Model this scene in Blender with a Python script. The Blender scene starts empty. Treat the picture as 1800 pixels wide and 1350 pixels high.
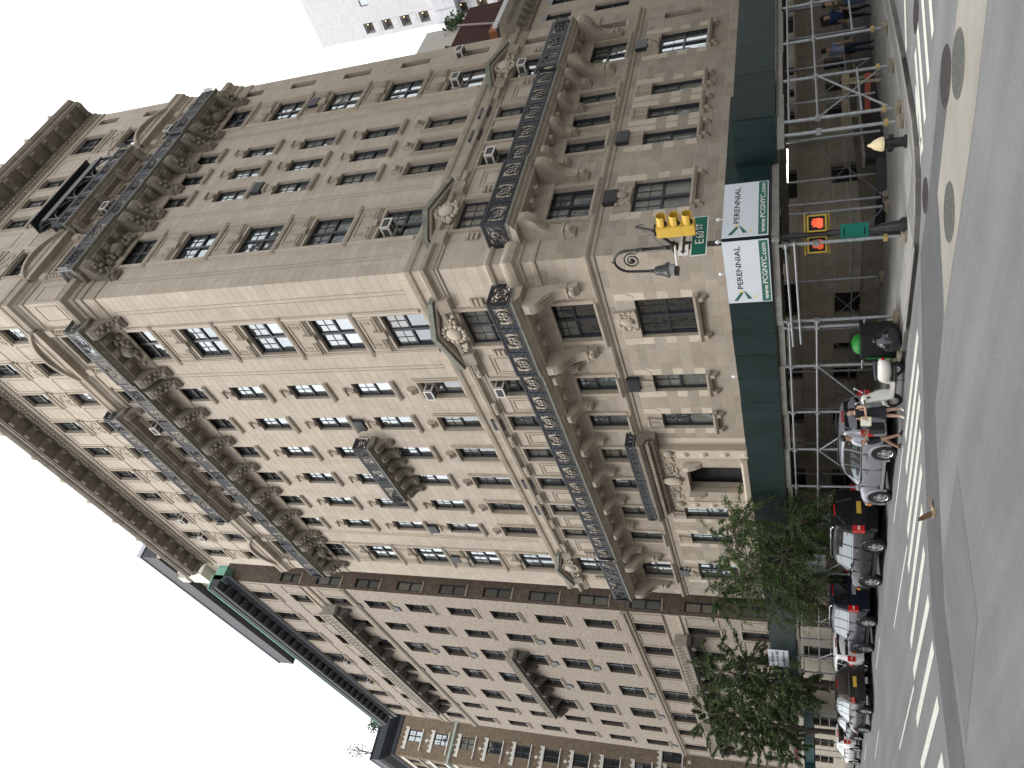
import bpy, bmesh, math, random
from mathutils import Matrix, Vector
random.seed(7)
SC = bpy.context.scene
COL = SC.collection
R = math.radians

# ------------------------------------------------------------------ camera, sky, sun, exposure
CAM_POS = (19.20118524, -22.41769779, 2.65)
cd = bpy.data.cameras.new('camera'); cam = bpy.data.objects.new('camera', cd); COL.objects.link(cam)
cd.sensor_fit = 'HORIZONTAL'; cd.sensor_width = 36.0; cd.lens = 36.0 * 1369.4324 / 1800.0
cd.clip_start = 0.1; cd.clip_end = 2000
_R = ((-0.28580176, -0.63598742, -0.71682449), (0.20489206, -0.77128274, 0.60261279), (-0.93612852, 0.02535615, 0.35074273))
m = Matrix.Identity(4)
for i in range(3):
    m[i][0] = _R[i][0]; m[i][1] = -_R[i][1]; m[i][2] = -_R[i][2]; m[i][3] = CAM_POS[i]
cam.matrix_world = m
SC.camera = cam

SUN_AZ = (-0.42, -0.90)          # horizontal direction towards the sun (behind the photographer, over the avenue)
SUN_EL = 50.0
w = bpy.data.worlds.new('World'); SC.world = w; w.use_nodes = True
nt = w.node_tree; nt.nodes.clear()
def N(tree, t, **k):
    n = tree.nodes.new(t)
    for a, b in k.items(): setattr(n, a, b)
    return n
out = N(nt, 'ShaderNodeOutputWorld'); bg = N(nt, 'ShaderNodeBackground'); bg.inputs['Strength'].default_value = 0.12
sky = N(nt, 'ShaderNodeTexSky', sky_type='NISHITA', sun_disc=False)
sky.sun_elevation = R(SUN_EL); sky.sun_rotation = math.atan2(SUN_AZ[0], SUN_AZ[1]); sky.air_density = 1.0; sky.dust_density = 3.0
tc = N(nt, 'ShaderNodeTexCoord'); no = N(nt, 'ShaderNodeTexNoise'); no.inputs['Scale'].default_value = 2.2; no.inputs['Detail'].default_value = 5; no.inputs['Roughness'].default_value = .55
mp = N(nt, 'ShaderNodeMapping'); mp.inputs['Scale'].default_value = (1, 1, 2.2)
nt.links.new(tc.outputs['Generated'], mp.inputs['Vector']); nt.links.new(mp.outputs[0], no.inputs['Vector'])
cr = N(nt, 'ShaderNodeValToRGB')
cr.color_ramp.elements[0].position = .30; cr.color_ramp.elements[0].color = (10.2, 10.5, 10.9, 1)
cr.color_ramp.elements[1].position = .62; cr.color_ramp.elements[1].color = (13.6, 13.7, 13.7, 1)
nt.links.new(no.outputs['Fac'], cr.inputs['Fac'])
mx = N(nt, 'ShaderNodeMixRGB'); mx.inputs['Fac'].default_value = .93
nt.links.new(sky.outputs[0], mx.inputs[1]); nt.links.new(cr.outputs[0], mx.inputs[2])
nt.links.new(mx.outputs[0], bg.inputs['Color']); nt.links.new(bg.outputs[0], out.inputs[0])

sd = bpy.data.lights.new('sun', 'SUN'); sd.energy = 1.5; sd.angle = R(22); sd.color = (1.0, .955, .89)
so = bpy.data.objects.new('sun', sd); COL.objects.link(so)
ce = math.cos(R(SUN_EL)); l = math.hypot(*SUN_AZ)
sdir = Vector((SUN_AZ[0] / l * ce, SUN_AZ[1] / l * ce, math.sin(R(SUN_EL))))
so.rotation_euler = sdir.to_track_quat('Z', 'Y').to_euler(); so.location = (0, -30, 70)

SC.view_settings.view_transform = 'Standard'; SC.view_settings.look = 'None'
SC.view_settings.exposure = 0.42; SC.view_settings.gamma = 1.0; SC.view_settings.use_curve_mapping = False
SC.render.engine = 'CYCLES'
SC.cycles.max_bounces = 6; SC.cycles.diffuse_bounces = 3; SC.cycles.glossy_bounces = 3; SC.cycles.transparent_max_bounces = 8

# ------------------------------------------------------------------ materials
MATS = {}
def mat(name, col, rough=.8, var=.12, scale=1.5, bump=0., bscale=30., metal=0., spec=.35, isl=0., stain=0., coat=0., emit=None, stretch=None, tint=0.):
    if name in MATS: return MATS[name]
    M = bpy.data.materials.new(name); M.use_nodes = True; t = M.node_tree; L = t.links.new
    p = t.nodes['Principled BSDF']
    p.inputs['Roughness'].default_value = rough; p.inputs['Metallic'].default_value = metal
    p.inputs['Specular IOR Level'].default_value = spec
    if coat: p.inputs['Coat Weight'].default_value = coat; p.inputs['Coat Roughness'].default_value = .05
    if emit: p.inputs['Emission Color'].default_value = (*emit[:3], 1); p.inputs['Emission Strength'].default_value = emit[3]
    geo = N(t, 'ShaderNodeNewGeometry')
    pos = geo.outputs['Position']
    if stretch:
        mpn = N(t, 'ShaderNodeMapping'); mpn.inputs['Scale'].default_value = stretch; L(pos, mpn.inputs['Vector']); pos = mpn.outputs[0]
    def rng(sock, a, b, lo, hi):
        n = N(t, 'ShaderNodeMapRange'); n.inputs[1].default_value = a; n.inputs[2].default_value = b; n.inputs[3].default_value = lo; n.inputs[4].default_value = hi
        L(sock, n.inputs[0]); return n.outputs[0]
    def mul(a, b):
        n = N(t, 'ShaderNodeMath', operation='MULTIPLY'); L(a, n.inputs[0]); L(b, n.inputs[1]); return n.outputs[0]
    fac = None
    if var:
        n1 = N(t, 'ShaderNodeTexNoise'); n1.inputs['Scale'].default_value = scale; n1.inputs['Detail'].default_value = 6; n1.inputs['Roughness'].default_value = .6
        L(pos, n1.inputs['Vector']); fac = rng(n1.outputs['Fac'], .3, .7, 1 - var, 1 + var)
    if stain:
        n2 = N(t, 'ShaderNodeTexNoise'); n2.inputs['Scale'].default_value = .9; n2.inputs['Detail'].default_value = 4
        m2 = N(t, 'ShaderNodeMapping'); m2.inputs['Scale'].default_value = (1, 1, .16); L(geo.outputs['Position'], m2.inputs['Vector']); L(m2.outputs[0], n2.inputs['Vector'])
        s = rng(n2.outputs['Fac'], .45, .75, 1, 1 - stain); fac = mul(fac, s) if fac else s
    if isl:
        oi = N(t, 'ShaderNodeObjectInfo'); ad = N(t, 'ShaderNodeMath', operation='ADD'); fr = N(t, 'ShaderNodeMath', operation='FRACT')
        L(geo.outputs['Random Per Island'], ad.inputs[0]); L(oi.outputs['Random'], ad.inputs[1]); L(ad.outputs[0], fr.inputs[0])
        s = rng(fr.outputs[0], 0, 1, 1 - isl, 1 + isl); fac = mul(fac, s) if fac else s
    if fac:
        vm = N(t, 'ShaderNodeVectorMath', operation='SCALE'); vm.inputs[0].default_value = col[:3]; L(fac, vm.inputs['Scale'])
        src = vm.outputs[0]
        if tint and isl:
            hs = N(t, 'ShaderNodeHueSaturation'); L(src, hs.inputs['Color'])
            f2 = N(t, 'ShaderNodeMath', operation='MULTIPLY'); f2.inputs[1].default_value = 7.31; L(fr.outputs[0], f2.inputs[0])
            f3 = N(t, 'ShaderNodeMath', operation='FRACT'); L(f2.outputs[0], f3.inputs[0])
            L(rng(f3.outputs[0], 0, 1, 1 - tint, 1 + tint), hs.inputs['Saturation']); src = hs.outputs[0]
        L(src, p.inputs['Base Color'])
    else: p.inputs['Base Color'].default_value = (*col[:3], 1)
    if bump:
        n3 = N(t, 'ShaderNodeTexNoise'); n3.inputs['Scale'].default_value = bscale; n3.inputs['Detail'].default_value = 4
        L(pos, n3.inputs['Vector']); b = N(t, 'ShaderNodeBump'); b.inputs['Strength'].default_value = bump; b.inputs['Distance'].default_value = .03
        L(n3.outputs['Fac'], b.inputs['Height']); L(b.outputs[0], p.inputs['Normal'])
    MATS[name] = M; return M

def brickmat(name, c1, c2, mortar, axis='x', var=.25):
    M = bpy.data.materials.new(name); M.use_nodes = True; t = M.node_tree; L = t.links.new; p = t.nodes['Principled BSDF']
    p.inputs['Roughness'].default_value = .9; p.inputs['Specular IOR Level'].default_value = .2
    geo = N(t, 'ShaderNodeNewGeometry'); sx = N(t, 'ShaderNodeSeparateXYZ'); cb = N(t, 'ShaderNodeCombineXYZ'); L(geo.outputs['Position'], sx.inputs[0])
    L(sx.outputs[0 if axis == 'x' else 1], cb.inputs[0]); L(sx.outputs[2], cb.inputs[1])
    b = N(t, 'ShaderNodeTexBrick'); L(cb.outputs[0], b.inputs['Vector']); b.inputs['Scale'].default_value = 1.0
    b.inputs['Brick Width'].default_value = .30; b.inputs['Row Height'].default_value = .105; b.inputs['Mortar Size'].default_value = .010; b.inputs['Bias'].default_value = -.1
    b.inputs['Color1'].default_value = (*c1, 1); b.inputs['Color2'].default_value = (*c2, 1); b.inputs['Mortar'].default_value = (*mortar, 1)
    n1 = N(t, 'ShaderNodeTexNoise'); n1.inputs['Scale'].default_value = 3.5; n1.inputs['Detail'].default_value = 8; n1.inputs['Roughness'].default_value = .75; L(geo.outputs['Position'], n1.inputs['Vector'])
    mr = N(t, 'ShaderNodeMapRange'); mr.inputs[1].default_value = .3; mr.inputs[2].default_value = .7; mr.inputs[3].default_value = 1 - var; mr.inputs[4].default_value = 1 + var; L(n1.outputs['Fac'], mr.inputs[0])
    vm = N(t, 'ShaderNodeVectorMath', operation='SCALE'); L(b.outputs['Color'], vm.inputs[0]); L(mr.outputs[0], vm.inputs['Scale']); L(vm.outputs[0], p.inputs['Base Color'])
    bp = N(t, 'ShaderNodeBump'); bp.inputs['Strength'].default_value = .5; bp.inputs['Distance'].default_value = .01; L(b.outputs['Fac'], bp.inputs['Height']); bp.invert = True; L(bp.outputs[0], p.inputs['Normal'])
    MATS[name] = M; return M

def glassmat(name, inner, refl=.42, rough=.02, wav=.012):
    M = bpy.data.materials.new(name); M.use_nodes = True; t = M.node_tree; L = t.links.new; t.nodes.remove(t.nodes['Principled BSDF'])
    o = t.nodes['Material Output']; d = N(t, 'ShaderNodeBsdfDiffuse'); d.inputs[0].default_value = (*inner, 1)
    g = N(t, 'ShaderNodeBsdfGlossy'); g.inputs['Color'].default_value = (.86, .92, .95, 1); g.inputs['Roughness'].default_value = rough
    lw = N(t, 'ShaderNodeFresnel'); lw.inputs['IOR'].default_value = 1.5
    mr = N(t, 'ShaderNodeMapRange'); mr.inputs[1].default_value = 0; mr.inputs[2].default_value = .5; mr.inputs[3].default_value = refl; mr.inputs[4].default_value = .95; L(lw.outputs[0], mr.inputs[0])
    ms = N(t, 'ShaderNodeMixShader'); L(mr.outputs[0], ms.inputs[0]); L(d.outputs[0], ms.inputs[1]); L(g.outputs[0], ms.inputs[2]); L(ms.outputs[0], o.inputs[0])
    geo = N(t, 'ShaderNodeNewGeometry'); n = N(t, 'ShaderNodeTexNoise'); n.inputs['Scale'].default_value = 1.7; n.inputs['Detail'].default_value = 1; L(geo.outputs['Position'], n.inputs['Vector'])
    b = N(t, 'ShaderNodeBump'); b.inputs['Strength'].default_value = 1; b.inputs['Distance'].default_value = wav; L(n.outputs['Fac'], b.inputs['Height']); L(b.outputs[0], g.inputs['Normal'])
    MATS[name] = M; return M

LIME = mat('limestone', (.50, .436, .362), .85, .07, 1.2, .12, 25, isl=.055, stain=.12, tint=.10)
LIMEB = mat('limestone_base', (.375, .328, .27), .85, .10, 1.6, .2, 22, isl=.13, stain=.10, tint=.10)
PALE = mat('limestone_pale', (.55, .485, .40), .85, .07, 2, .1, 25, isl=.06)
LIMET = mat('limestone_trim', (.43, .372, .302), .85, .12, 2.2, .15, 18, stain=.22)
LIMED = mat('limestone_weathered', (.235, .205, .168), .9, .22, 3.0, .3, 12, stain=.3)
MORT = mat('mortar', (.60, .53, .445), .95, .06)
IRON = mat('wrought_iron', (.020, .023, .032), .45, .2, 6, spec=.5)
FRAME = mat('window_frame_paint', (.022, .024, .032), .4, .1, 3, spec=.5)
LEAD = mat('lead_flashing', (.20, .205, .175), .7, .3, 4, .1)
CORE = mat('interior_dark', (.03, .03, .03), .9, 0)
GL = [glassmat('glass_dark', (.012, .014, .017), .40), glassmat('glass_mid', (.03, .033, .034), .45), glassmat('glass_green', (.035, .05, .05), .35), glassmat('glass_curtain', (.16, .155, .14), .32), glassmat('glass_blind', (.30, .305, .31), .30)]
GLOW = [glassmat('glass_low_dark', (.014, .018, .020), .22), glassmat('glass_low_mid', (.045, .055, .055), .22), glassmat('glass_low_curtain', (.14, .14, .125), .18), glassmat('glass_low_shutter', (.20, .17, .135), .15)]
B2 = brickmat('brick_buff', (.40, .345, .29), (.305, .258, .215), (.37, .33, .285), 'x', .2)
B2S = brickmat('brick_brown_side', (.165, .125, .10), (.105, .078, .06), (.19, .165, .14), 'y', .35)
B3 = brickmat('brick_tan', (.25, .19, .13), (.16, .115, .075), (.24, .20, .155), 'y', .3)
B3F = brickmat('brick_tan_front', (.25, .19, .13), (.16, .115, .075), (.24, .20, .155), 'x', .3)
RED = brickmat('brick_oxblood', (.085, .035, .03), (.06, .026, .024), (.07, .045, .04), 'y', .3)
WHT = brickmat('brick_white', (.62, .62, .64), (.54, .54, .56), (.55, .55, .56), 'x', .12)
TRIM2 = mat('trim_stone_buff', (.42, .36, .29), .85, .12, 2.5, .15, 18, stain=.15)
COP = mat('copper_dark', (.018, .022, .030), .5, .3, 3, spec=.5)
VERD = mat('verdigris', (.22, .45, .36), .8, .2, 3)
WHITE = mat('white_trim', (.72, .69, .62), .7, .08)
GREENP = mat('shed_green', (.007, .021, .021), .5, .35, 2.5, .1, 14, isl=.15, stain=.25, spec=.3, stretch=(1, 1, .35))
STEEL = mat('galvanised_pipe', (.30, .315, .33), .42, .25, 9, metal=.55)
BEAM = mat('weathered_beam', (.20, .195, .18), .7, .25, 4, isl=.1)
DECK = mat('deck_boards', (.10, .09, .075), .9, .2, 4)
BLACK = mat('black_paint', (.012, .012, .014), .4, .15, 5, spec=.5)
# ------------------------------------------------------------------ mesh helpers
def FA(s, o, z): return (-s, -o, z)        # facade on the avenue: s metres left of the corner, o outwards
def FB(s, o, z): return (o, s, z)          # facade on the side street: s metres right of the corner
ID = lambda x, y, z: (x, y, z)
class MB:
    def __init__(s, F=ID): s.v = []; s.f = []; s.mi = []; s.F = F; s.cur = 0
    def add(s, vs, fs, F=None):
        F = F or s.F; b = len(s.v); s.v += [F(*p) for p in vs]
        for f in fs: s.f.append([b + i for i in f]); s.mi.append(s.cur)
        return s
    def box(s, a0, a1, b0, b1, c0, c1, F=None):
        return s.add([(a0, b0, c0), (a1, b0, c0), (a1, b1, c0), (a0, b1, c0), (a0, b0, c1), (a1, b0, c1), (a1, b1, c1), (a0, b1, c1)],
              [(0, 3, 2, 1), (4, 5, 6, 7), (0, 1, 5, 4), (1, 2, 6, 5), (2, 3, 7, 6), (3, 0, 4, 7)], F)
    def block(s, a0, a1, o0, o1, z0, z1, F=None, j=.0):   # box without back
        a0 += j; a1 -= j; z0 += j; z1 -= j
        return s.add([(a0, o0, z0), (a1, o0, z0), (a1, o0, z1), (a0, o0, z1), (a0, o1, z0), (a1, o1, z0), (a1, o1, z1), (a0, o1, z1)],
              [(4, 5, 6, 7), (0, 1, 5, 4), (1, 2, 6, 5), (2, 3, 7, 6), (3, 0, 4, 7)], F)
    def prism(s, prof, a0, a1, F=None):        # profile [(o,z)] extruded along a
        n = len(prof); vs = [(a0, o, z) for o, z in prof] + [(a1, o, z) for o, z in prof]
        return s.add(vs, [[i, (i + 1) % n, n + (i + 1) % n, n + i] for i in range(n)] + [list(range(n))[::-1], list(range(n, 2 * n))], F)
    def plate(s, pts, o0, o1, F=None):         # polygon [(a,z)] with thickness in o
        n = len(pts); vs = [(a, o0, z) for a, z in pts] + [(a, o1, z) for a, z in pts]
        return s.add(vs, [list(range(n))[::-1], list(range(n, 2 * n))] + [[i, (i + 1) % n, n + (i + 1) % n, n + i] for i in range(n)], F)
    def slab(s, pts, z0, z1):                  # polygon in plan with thickness in z
        n = len(pts); vs = [(x, y, z0) for x, y in pts] + [(x, y, z1) for x, y in pts]
        return s.add(vs, [list(range(n))[::-1], list(range(n, 2 * n))] + [[i, (i + 1) % n, n + (i + 1) % n, n + i] for i in range(n)])
    def tube(s, pts, r, n=6, closed=False, F=None, caps=True):
        P = [Vector(p) for p in pts]; m = len(P); vs = []; up0 = Vector((.13, .21, .97)).normalized()
        for i, p in enumerate(P):
            a = P[(i - 1) % m] if (closed or i > 0) else p; b = P[(i + 1) % m] if (closed or i < m - 1) else p
            d = (b - a).normalized(); x = d.cross(up0)
            if x.length < .05: x = d.cross(Vector((1, 0, 0)))
            x.normalize(); y = d.cross(x)
            rr = r[i] if isinstance(r, (list, tuple)) else r
            for k in range(n):
                t = 2 * math.pi * (k + .5) / n; vs.append(tuple(p + (x * math.cos(t) + y * math.sin(t)) * rr))
        fs = []
        for i in range(m if closed else m - 1):
            j = (i + 1) % m
            for k in range(n): fs.append([i * n + k, i * n + (k + 1) % n, j * n + (k + 1) % n, j * n + k])
        if caps and not closed: fs += [list(range(n))[::-1], list(range((m - 1) * n, m * n))]
        return s.add(vs, fs, F)
    def lathe(s, prof, c=(0, 0, 0), n=12, axis='z', F=None, caps=True):    # prof [(r,h)]
        vs = []
        for r, h in prof:
            for k in range(n):
                t = 2 * math.pi * k / n; a, b = r * math.cos(t), r * math.sin(t)
                vs.append({'z': (c[0] + a, c[1] + b, c[2] + h), 'y': (c[0] + a, c[1] + h, c[2] + b), 'x': (c[0] + h, c[1] + a, c[2] + b)}[axis])
        m = len(prof); fs = [[i * n + k, i * n + (k + 1) % n, (i + 1) * n + (k + 1) % n, (i + 1) * n + k] for i in range(m - 1) for k in range(n)]
        if caps: fs += [list(range(n))[::-1], list(range((m - 1) * n, m * n))]
        return s.add(vs, fs, F)
    def ball(s, c, r, n=10, m=6, F=None):
        r = r if isinstance(r, (list, tuple)) else (r, r, r); vs = [(c[0], c[1], c[2] - r[2])]
        for i in range(1, m):
            t = math.pi * i / m - math.pi / 2
            for k in range(n):
                u = 2 * math.pi * k / n; vs.append((c[0] + r[0] * math.cos(t) * math.cos(u), c[1] + r[1] * math.cos(t) * math.sin(u), c[2] + r[2] * math.sin(t)))
        vs.append((c[0], c[1], c[2] + r[2])); fs = [[0, 1 + (k + 1) % n, 1 + k] for k in range(n)]
        for i in range(m - 2):
            for k in range(n): fs.append([1 + i * n + k, 1 + i * n + (k + 1) % n, 1 + (i + 1) * n + (k + 1) % n, 1 + (i + 1) * n + k])
        b = 1 + (m - 2) * n; fs += [[b + k, b + (k + 1) % n, len(vs) - 1] for k in range(n)]
        return s.add(vs, fs, F)
    def mesh(s, name, mats, smooth=False):
        me = bpy.data.meshes.new(name); me.from_pydata(s.v, [], s.f)
        for M in (mats if isinstance(mats, (list, tuple)) else [mats]): me.materials.append(M)
        if any(s.mi): me.polygons.foreach_set('material_index', s.mi)
        bm = bmesh.new(); bm.from_mesh(me); bmesh.ops.recalc_face_normals(bm, faces=bm.faces); bm.to_mesh(me); bm.free()
        if smooth:
            me.polygons.foreach_set('use_smooth', [True] * len(me.polygons)); me.set_sharp_from_angle(angle=R(smooth if smooth is not True else 40))
        me.update(); return me
    def build(s, name, mats, parent=None, smooth=False, kind=None):
        return ob(name, s.mesh(name, mats, smooth), parent, kind=kind)
def ob(name, data, parent=None, loc=None, rz=None, scale=None, mw=None, kind=None):
    o = bpy.data.objects.new(name, data); COL.objects.link(o)
    if parent: o.parent = parent
    if mw is not None: o.matrix_local = mw
    if loc: o.location = loc
    if rz is not None: o.rotation_euler = (0, 0, rz)
    if scale: o.scale = scale
    if kind: o['kind'] = kind
    return o
def thing(name, label, cat, loc=(0, 0, 0), rz=0, group=None, data=None):
    o = ob(name, data, None, loc, rz); o['label'] = label; o['category'] = cat
    if group: o['group'] = group
    return o
def tag(o, label, cat, group=None):
    o['label'] = label; o['category'] = cat
    if group: o['group'] = group
    return o
def copy_tree(o, parent=None):
    c = o.copy(); COL.objects.link(c); c.parent = parent
    for ch in o.children: copy_tree(ch, c)
    return c
def text(name, body, size, M, parent, mw, width=None, ext=.003):
    cu = bpy.data.curves.new(name, 'FONT'); cu.body = body; cu.size = size; cu.extrude = ext; cu.align_x = 'LEFT'; cu.resolution_u = 2
    t = bpy.data.objects.new(name, cu); COL.objects.link(t); dg = bpy.context.evaluated_depsgraph_get(); me = bpy.data.meshes.new_from_object(t.evaluated_get(dg))
    bpy.data.objects.remove(t); me.name = name; me.materials.clear(); me.materials.append(M)
    if width:
        xs = [v.co.x for v in me.vertices]; k = width / (max(xs) - min(xs)); x0 = min(xs)
        for v in me.vertices: v.co.x = (v.co.x - x0) * k
    return ob(name, me, parent, mw=mw)
def axes(o, x, y, z):      # matrix from origin and three axis vectors
    mm = Matrix.Identity(4)
    for i in range(3): mm[i][0] = x[i]; mm[i][1] = y[i]; mm[i][2] = z[i]; mm[i][3] = o[i]
    return mm
def arc(cx, cz, r, a0, a1, n=8): return [(cx + r * math.cos(R(a0 + (a1 - a0) * i / n)), cz + r * math.sin(R(a0 + (a1 - a0) * i / n))) for i in range(n + 1)]
_cv = Vector(CAM_POS)
def psize(p, area):        # apparent size of a patch as seen from the camera, for choosing the largest
    return area / (Vector(p) - _cv).length_squared

def wrap(mb, prof, sL, tR, x0=0.0, y0=0.0):   # moulding swept along both facades with a mitred corner; prof [(o,z)]
    n = len(prof); vs = []
    for o, z in prof: vs.append((-sL, y0 - o, z))
    for o, z in prof: vs.append((x0 + o, y0 - o, z))
    for o, z in prof: vs.append((x0 + o, tR, z))
    fs = [[k * n + i, k * n + i + 1, (k + 1) * n + i + 1, (k + 1) * n + i] for k in range(2) for i in range(n - 1)]
    fs += [list(range(n))[::-1], list(range(2 * n, 3 * n))]
    mb.add(vs, fs, ID); return mb
def cut(lo, hi, holes):
    out = [(lo, hi)]
    for a, b in holes:
        nx = []
        for c, d in out:
            if b <= c or a >= d: nx.append((c, d)); continue
            if a > c: nx.append((c, a))
            if b < d: nx.append((b, d))
        out = nx
    return [(c, d) for c, d in out if d - c > .06]
def ashlar(s0, s1, keys, holes, ch, bw, rnd):
    res = []; row = 0
    for k0, k1 in zip(keys[:-1], keys[1:]):
        n = max(1, round((k1 - k0) / ch)); h = (k1 - k0) / n
        for i in range(n):
            za, zb = k0 + i * h, k0 + (i + 1) * h; row += 1; zm = (za + zb) / 2
            hs = [(a, b) for a, b, c, d in holes if c < zm < d]
            for c, d in cut(s0, s1, hs):
                x = c; first = True
                while x < d - .02:
                    wd = bw * rnd.uniform(.7, 1.35) * (.5 if (first and row % 2) else 1); first = False
                    e = x + wd
                    if d - e < bw * .4: e = d
                    res.append((x, min(e, d), za, zb)); x = e
    return res
def wallgrid(mb, s0, s1, z0, z1, holes, o=-.008):
    S = sorted({s0, s1} | {min(max(v, s0), s1) for h in holes for v in h[:2]}); ZZ = sorted({z0, z1} | {min(max(v, z0), z1) for h in holes for v in h[2:]})
    for a, b in zip(S[:-1], S[1:]):
        for c, d in zip(ZZ[:-1], ZZ[1:]):
            sm, zm = (a + b) / 2, (c + d) / 2
            if any(h[0] < sm < h[1] and h[2] < zm < h[3] for h in holes): continue
            mb.add([(a, o, c), (b, o, c), (b, o, d), (a, o, d)], [(0, 1, 2, 3)])
def reveal(mb, h, d=.34, o=0.0):
    a, b, c, e = h
    mb.add([(a, o, c), (b, o, c), (b, o, e), (a, o, e), (a, -d, c), (b, -d, c), (b, -d, e), (a, -d, e)], [(0, 1, 5, 4), (1, 2, 6, 5), (2, 3, 7, 6), (3, 0, 4, 7)])

RVC = {}
def reveals(parent, F_, rz, holes, M, d=.34, o=0.0):
    for a, b, c, e in holes:
        key = (round(b - a, 3), round(e - c, 3), d, M.name)
        if key not in RVC: v = MB(); reveal(v, (-(b - a) / 2, (b - a) / 2, 0, e - c), d, 0.0); RVC[key] = v.mesh('window_reveal', M)
        ob('window_reveal', RVC[key], parent, F_((a + b) / 2, o, c), rz)

# windows: frame mesh with glass panes as sub-parts; local x along the wall, y outwards, z up, origin at the sill centre
WM = {}
def win_meshes(w, h, cols, munt):
    key = (round(w, 2), round(h, 2), cols, munt)
    if key in WM: return WM[key]
    f = MB(); t = .095; f.box(-w / 2, -w / 2 + t, -.07, .03, 0, h); f.box(w / 2 - t, w / 2, -.07, .03, 0, h); f.box(-w / 2 + t, w / 2 - t, -.07, .03, h - t, h); f.box(-w / 2 + t, w / 2 - t, -.07, .05, 0, t)
    panes = []; cw = (w - 2 * t) / cols
    zm = h * .50
    for c in range(cols):
        a = -w / 2 + t + c * cw; b = a + cw
        if c: f.box(a - .075, a + .075, -.07, .035, t, h - t); a += .075
        if c < cols - 1: b -= .075
        f.box(a, b, -.05, .02, zm - .05, zm + .05)
        if munt:
            f.box((a + b) / 2 - .012, (a + b) / 2 + .012, -.045, -.005, zm + .035, h - t)
            zz = zm + (h - t - zm) * .5; f.box(a, b, -.043, -.007, zz - .012, zz + .012)
        for lo, hi, oo in ((t, zm - .05, -.055), (zm + .05, h - t, -.03)):
            pm = MB(); pm.add([(-(b - a) / 2, 0, 0), ((b - a) / 2, 0, 0), ((b - a) / 2, 0, hi - lo), (-(b - a) / 2, 0, hi - lo), (-(b - a) / 2, -.012, 0), ((b - a) / 2, -.012, 0), ((b - a) / 2, -.012, hi - lo), (-(b - a) / 2, -.012, hi - lo)], [(0, 1, 2, 3), (7, 6, 5, 4), (0, 4, 5, 1), (1, 5, 6, 2), (2, 6, 7, 3), (3, 7, 4, 0)])
            panes.append((pm, ((a + b) / 2, oo, lo)))
    WM[key] = (f.mesh('window', FRAME), panes, {}); return WM[key]
rw = random.Random(3)
def window(parent, frame, sc, z0, w, h, depth=.26, cols=1, munt=True, low=False, style=None):
    """frame: 'A','B' or (origin function, rotation)"""
    fm, panes, cache = win_meshes(w, h, cols, munt)
    if frame == 'A': loc, rz = FA(sc, -depth, z0), math.pi
    elif frame == 'B': loc, rz = FB(sc, -depth, z0), -math.pi / 2
    else: loc, rz = frame(sc, -depth, z0)
    o = ob('window', fm, parent, loc, rz)
    pool = GLOW if low else GL
    wt = (6, 4, 3, 2) if low else (7, 4, 2, 1.2, 1.2)
    st = style if style is not None else rw.choices(range(len(pool)), wt)[0]
    for i, (pm, l) in enumerate(panes):
        g = st
        if rw.random() < .25: g = rw.choices(range(len(pool)), wt)[0]
        if not low and i % 2 == 0 and g >= 3: g = 1
        key = (i, g, low)
        if key not in cache: cache[key] = pm.mesh('pane', pool[g])
        p = ob('pane', cache[key], o, l); p.rotation_euler = (R(rw.uniform(-.5, .5)), 0, R(rw.uniform(-.6, .6)))
    return o
# ------------------------------------------------------------------ corner apartment building
B1 = thing('apartment_building', 'tall ornate limestone apartment building on the corner with black iron balconies', 'building')
SL, TR = 29.3, 19.72
TOP = [8.95, 12.72, 16.68, 20.6, 24.45, 28.4, 32.25, 36.15, 40.3, 44.2, 48.25]
BOT = [6.6, 10.55, 14.45, 18.4, 22.12, 26.05, 30.0, 33.95, 38.2, 41.95, 46.0]
AW = [(2.47, 4.65), (24.85, 27.0)]; AS = [(7.12 + 2.82 * k, 8.25 + 2.82 * k) for k in range(6)]
AT = [(1.62 + 2.81 * k, 2.76 + 2.81 * k) for k in range(10)]
BW = [(2.48, 4.5), (14.67, 16.75)]; BS = [(7.05, 8.08), (9.02, 10.05), (11.0, 12.03)]; SLIT = (18.25, 18.85)
PORT = (13.95, 16.25, 5.6, 8.3)
wA = []; wB = []     # (s0,s1,z0,z1,row,kind)
for r in range(11):
    z0, z1 = BOT[r], TOP[r]
    if r >= 9: wA += [(a, b, z0, z1, r, 's') for a, b in AT]
    else:
        wA += [(a, b, z0, z1, r, 'w') for a, b in AW]
        wA += [(a, b, z0, z1, r, 's') for k, (a, b) in enumerate(AS) if not (r == 0 and k in (2, 3))]
    wB += [(a, b, z0, z1, r, 'w') for a, b in BW] + [(a, b, z0, z1, r, 's') for a, b in BS]
    wB.append((SLIT[0], SLIT[1], z0 + .45, z1, r, 'n'))
# street level openings in the shade of the shed
lowA = [(2.15, 3.95, 2.72, 3.3), (2.75, 3.95, .05, 1.5), (5.5, 6.05, .3, 1.5), (7.0, 7.95, .3, 1.5), (7.0, 7.8, 2.65, 3.3), (9.6, 10.9, .3, 1.5), (9.6, 10.9, 2.65, 3.3), (13.6, 16.6, .05, 3.3), (19.2, 20.3, .3, 1.5), (22.2, 23.2, .3, 3.1), (25.2, 26.6, .3, 1.5)]
lowB = [(2.3, 4.2, 2.7, 3.3), (2.95, 4.15, .05, 1.5), (7.1, 8.2, 2.72, 3.3), (7.2, 8.2, .3, 1.5), (9.1, 9.9, 2.72, 3.3), (9.1, 9.9, .3, 1.5), (10.8, 11.7, 2.72, 3.3), (10.8, 11.7, .3, 1.5), (14.5, 16.3, 2.68, 3.3), (14.5, 15.6, .05, 1.5)]
holesA = [w_[:4] for w_ in wA] + lowA + [PORT]; holesB = [w_[:4] for w_ in wB] + lowB

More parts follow.
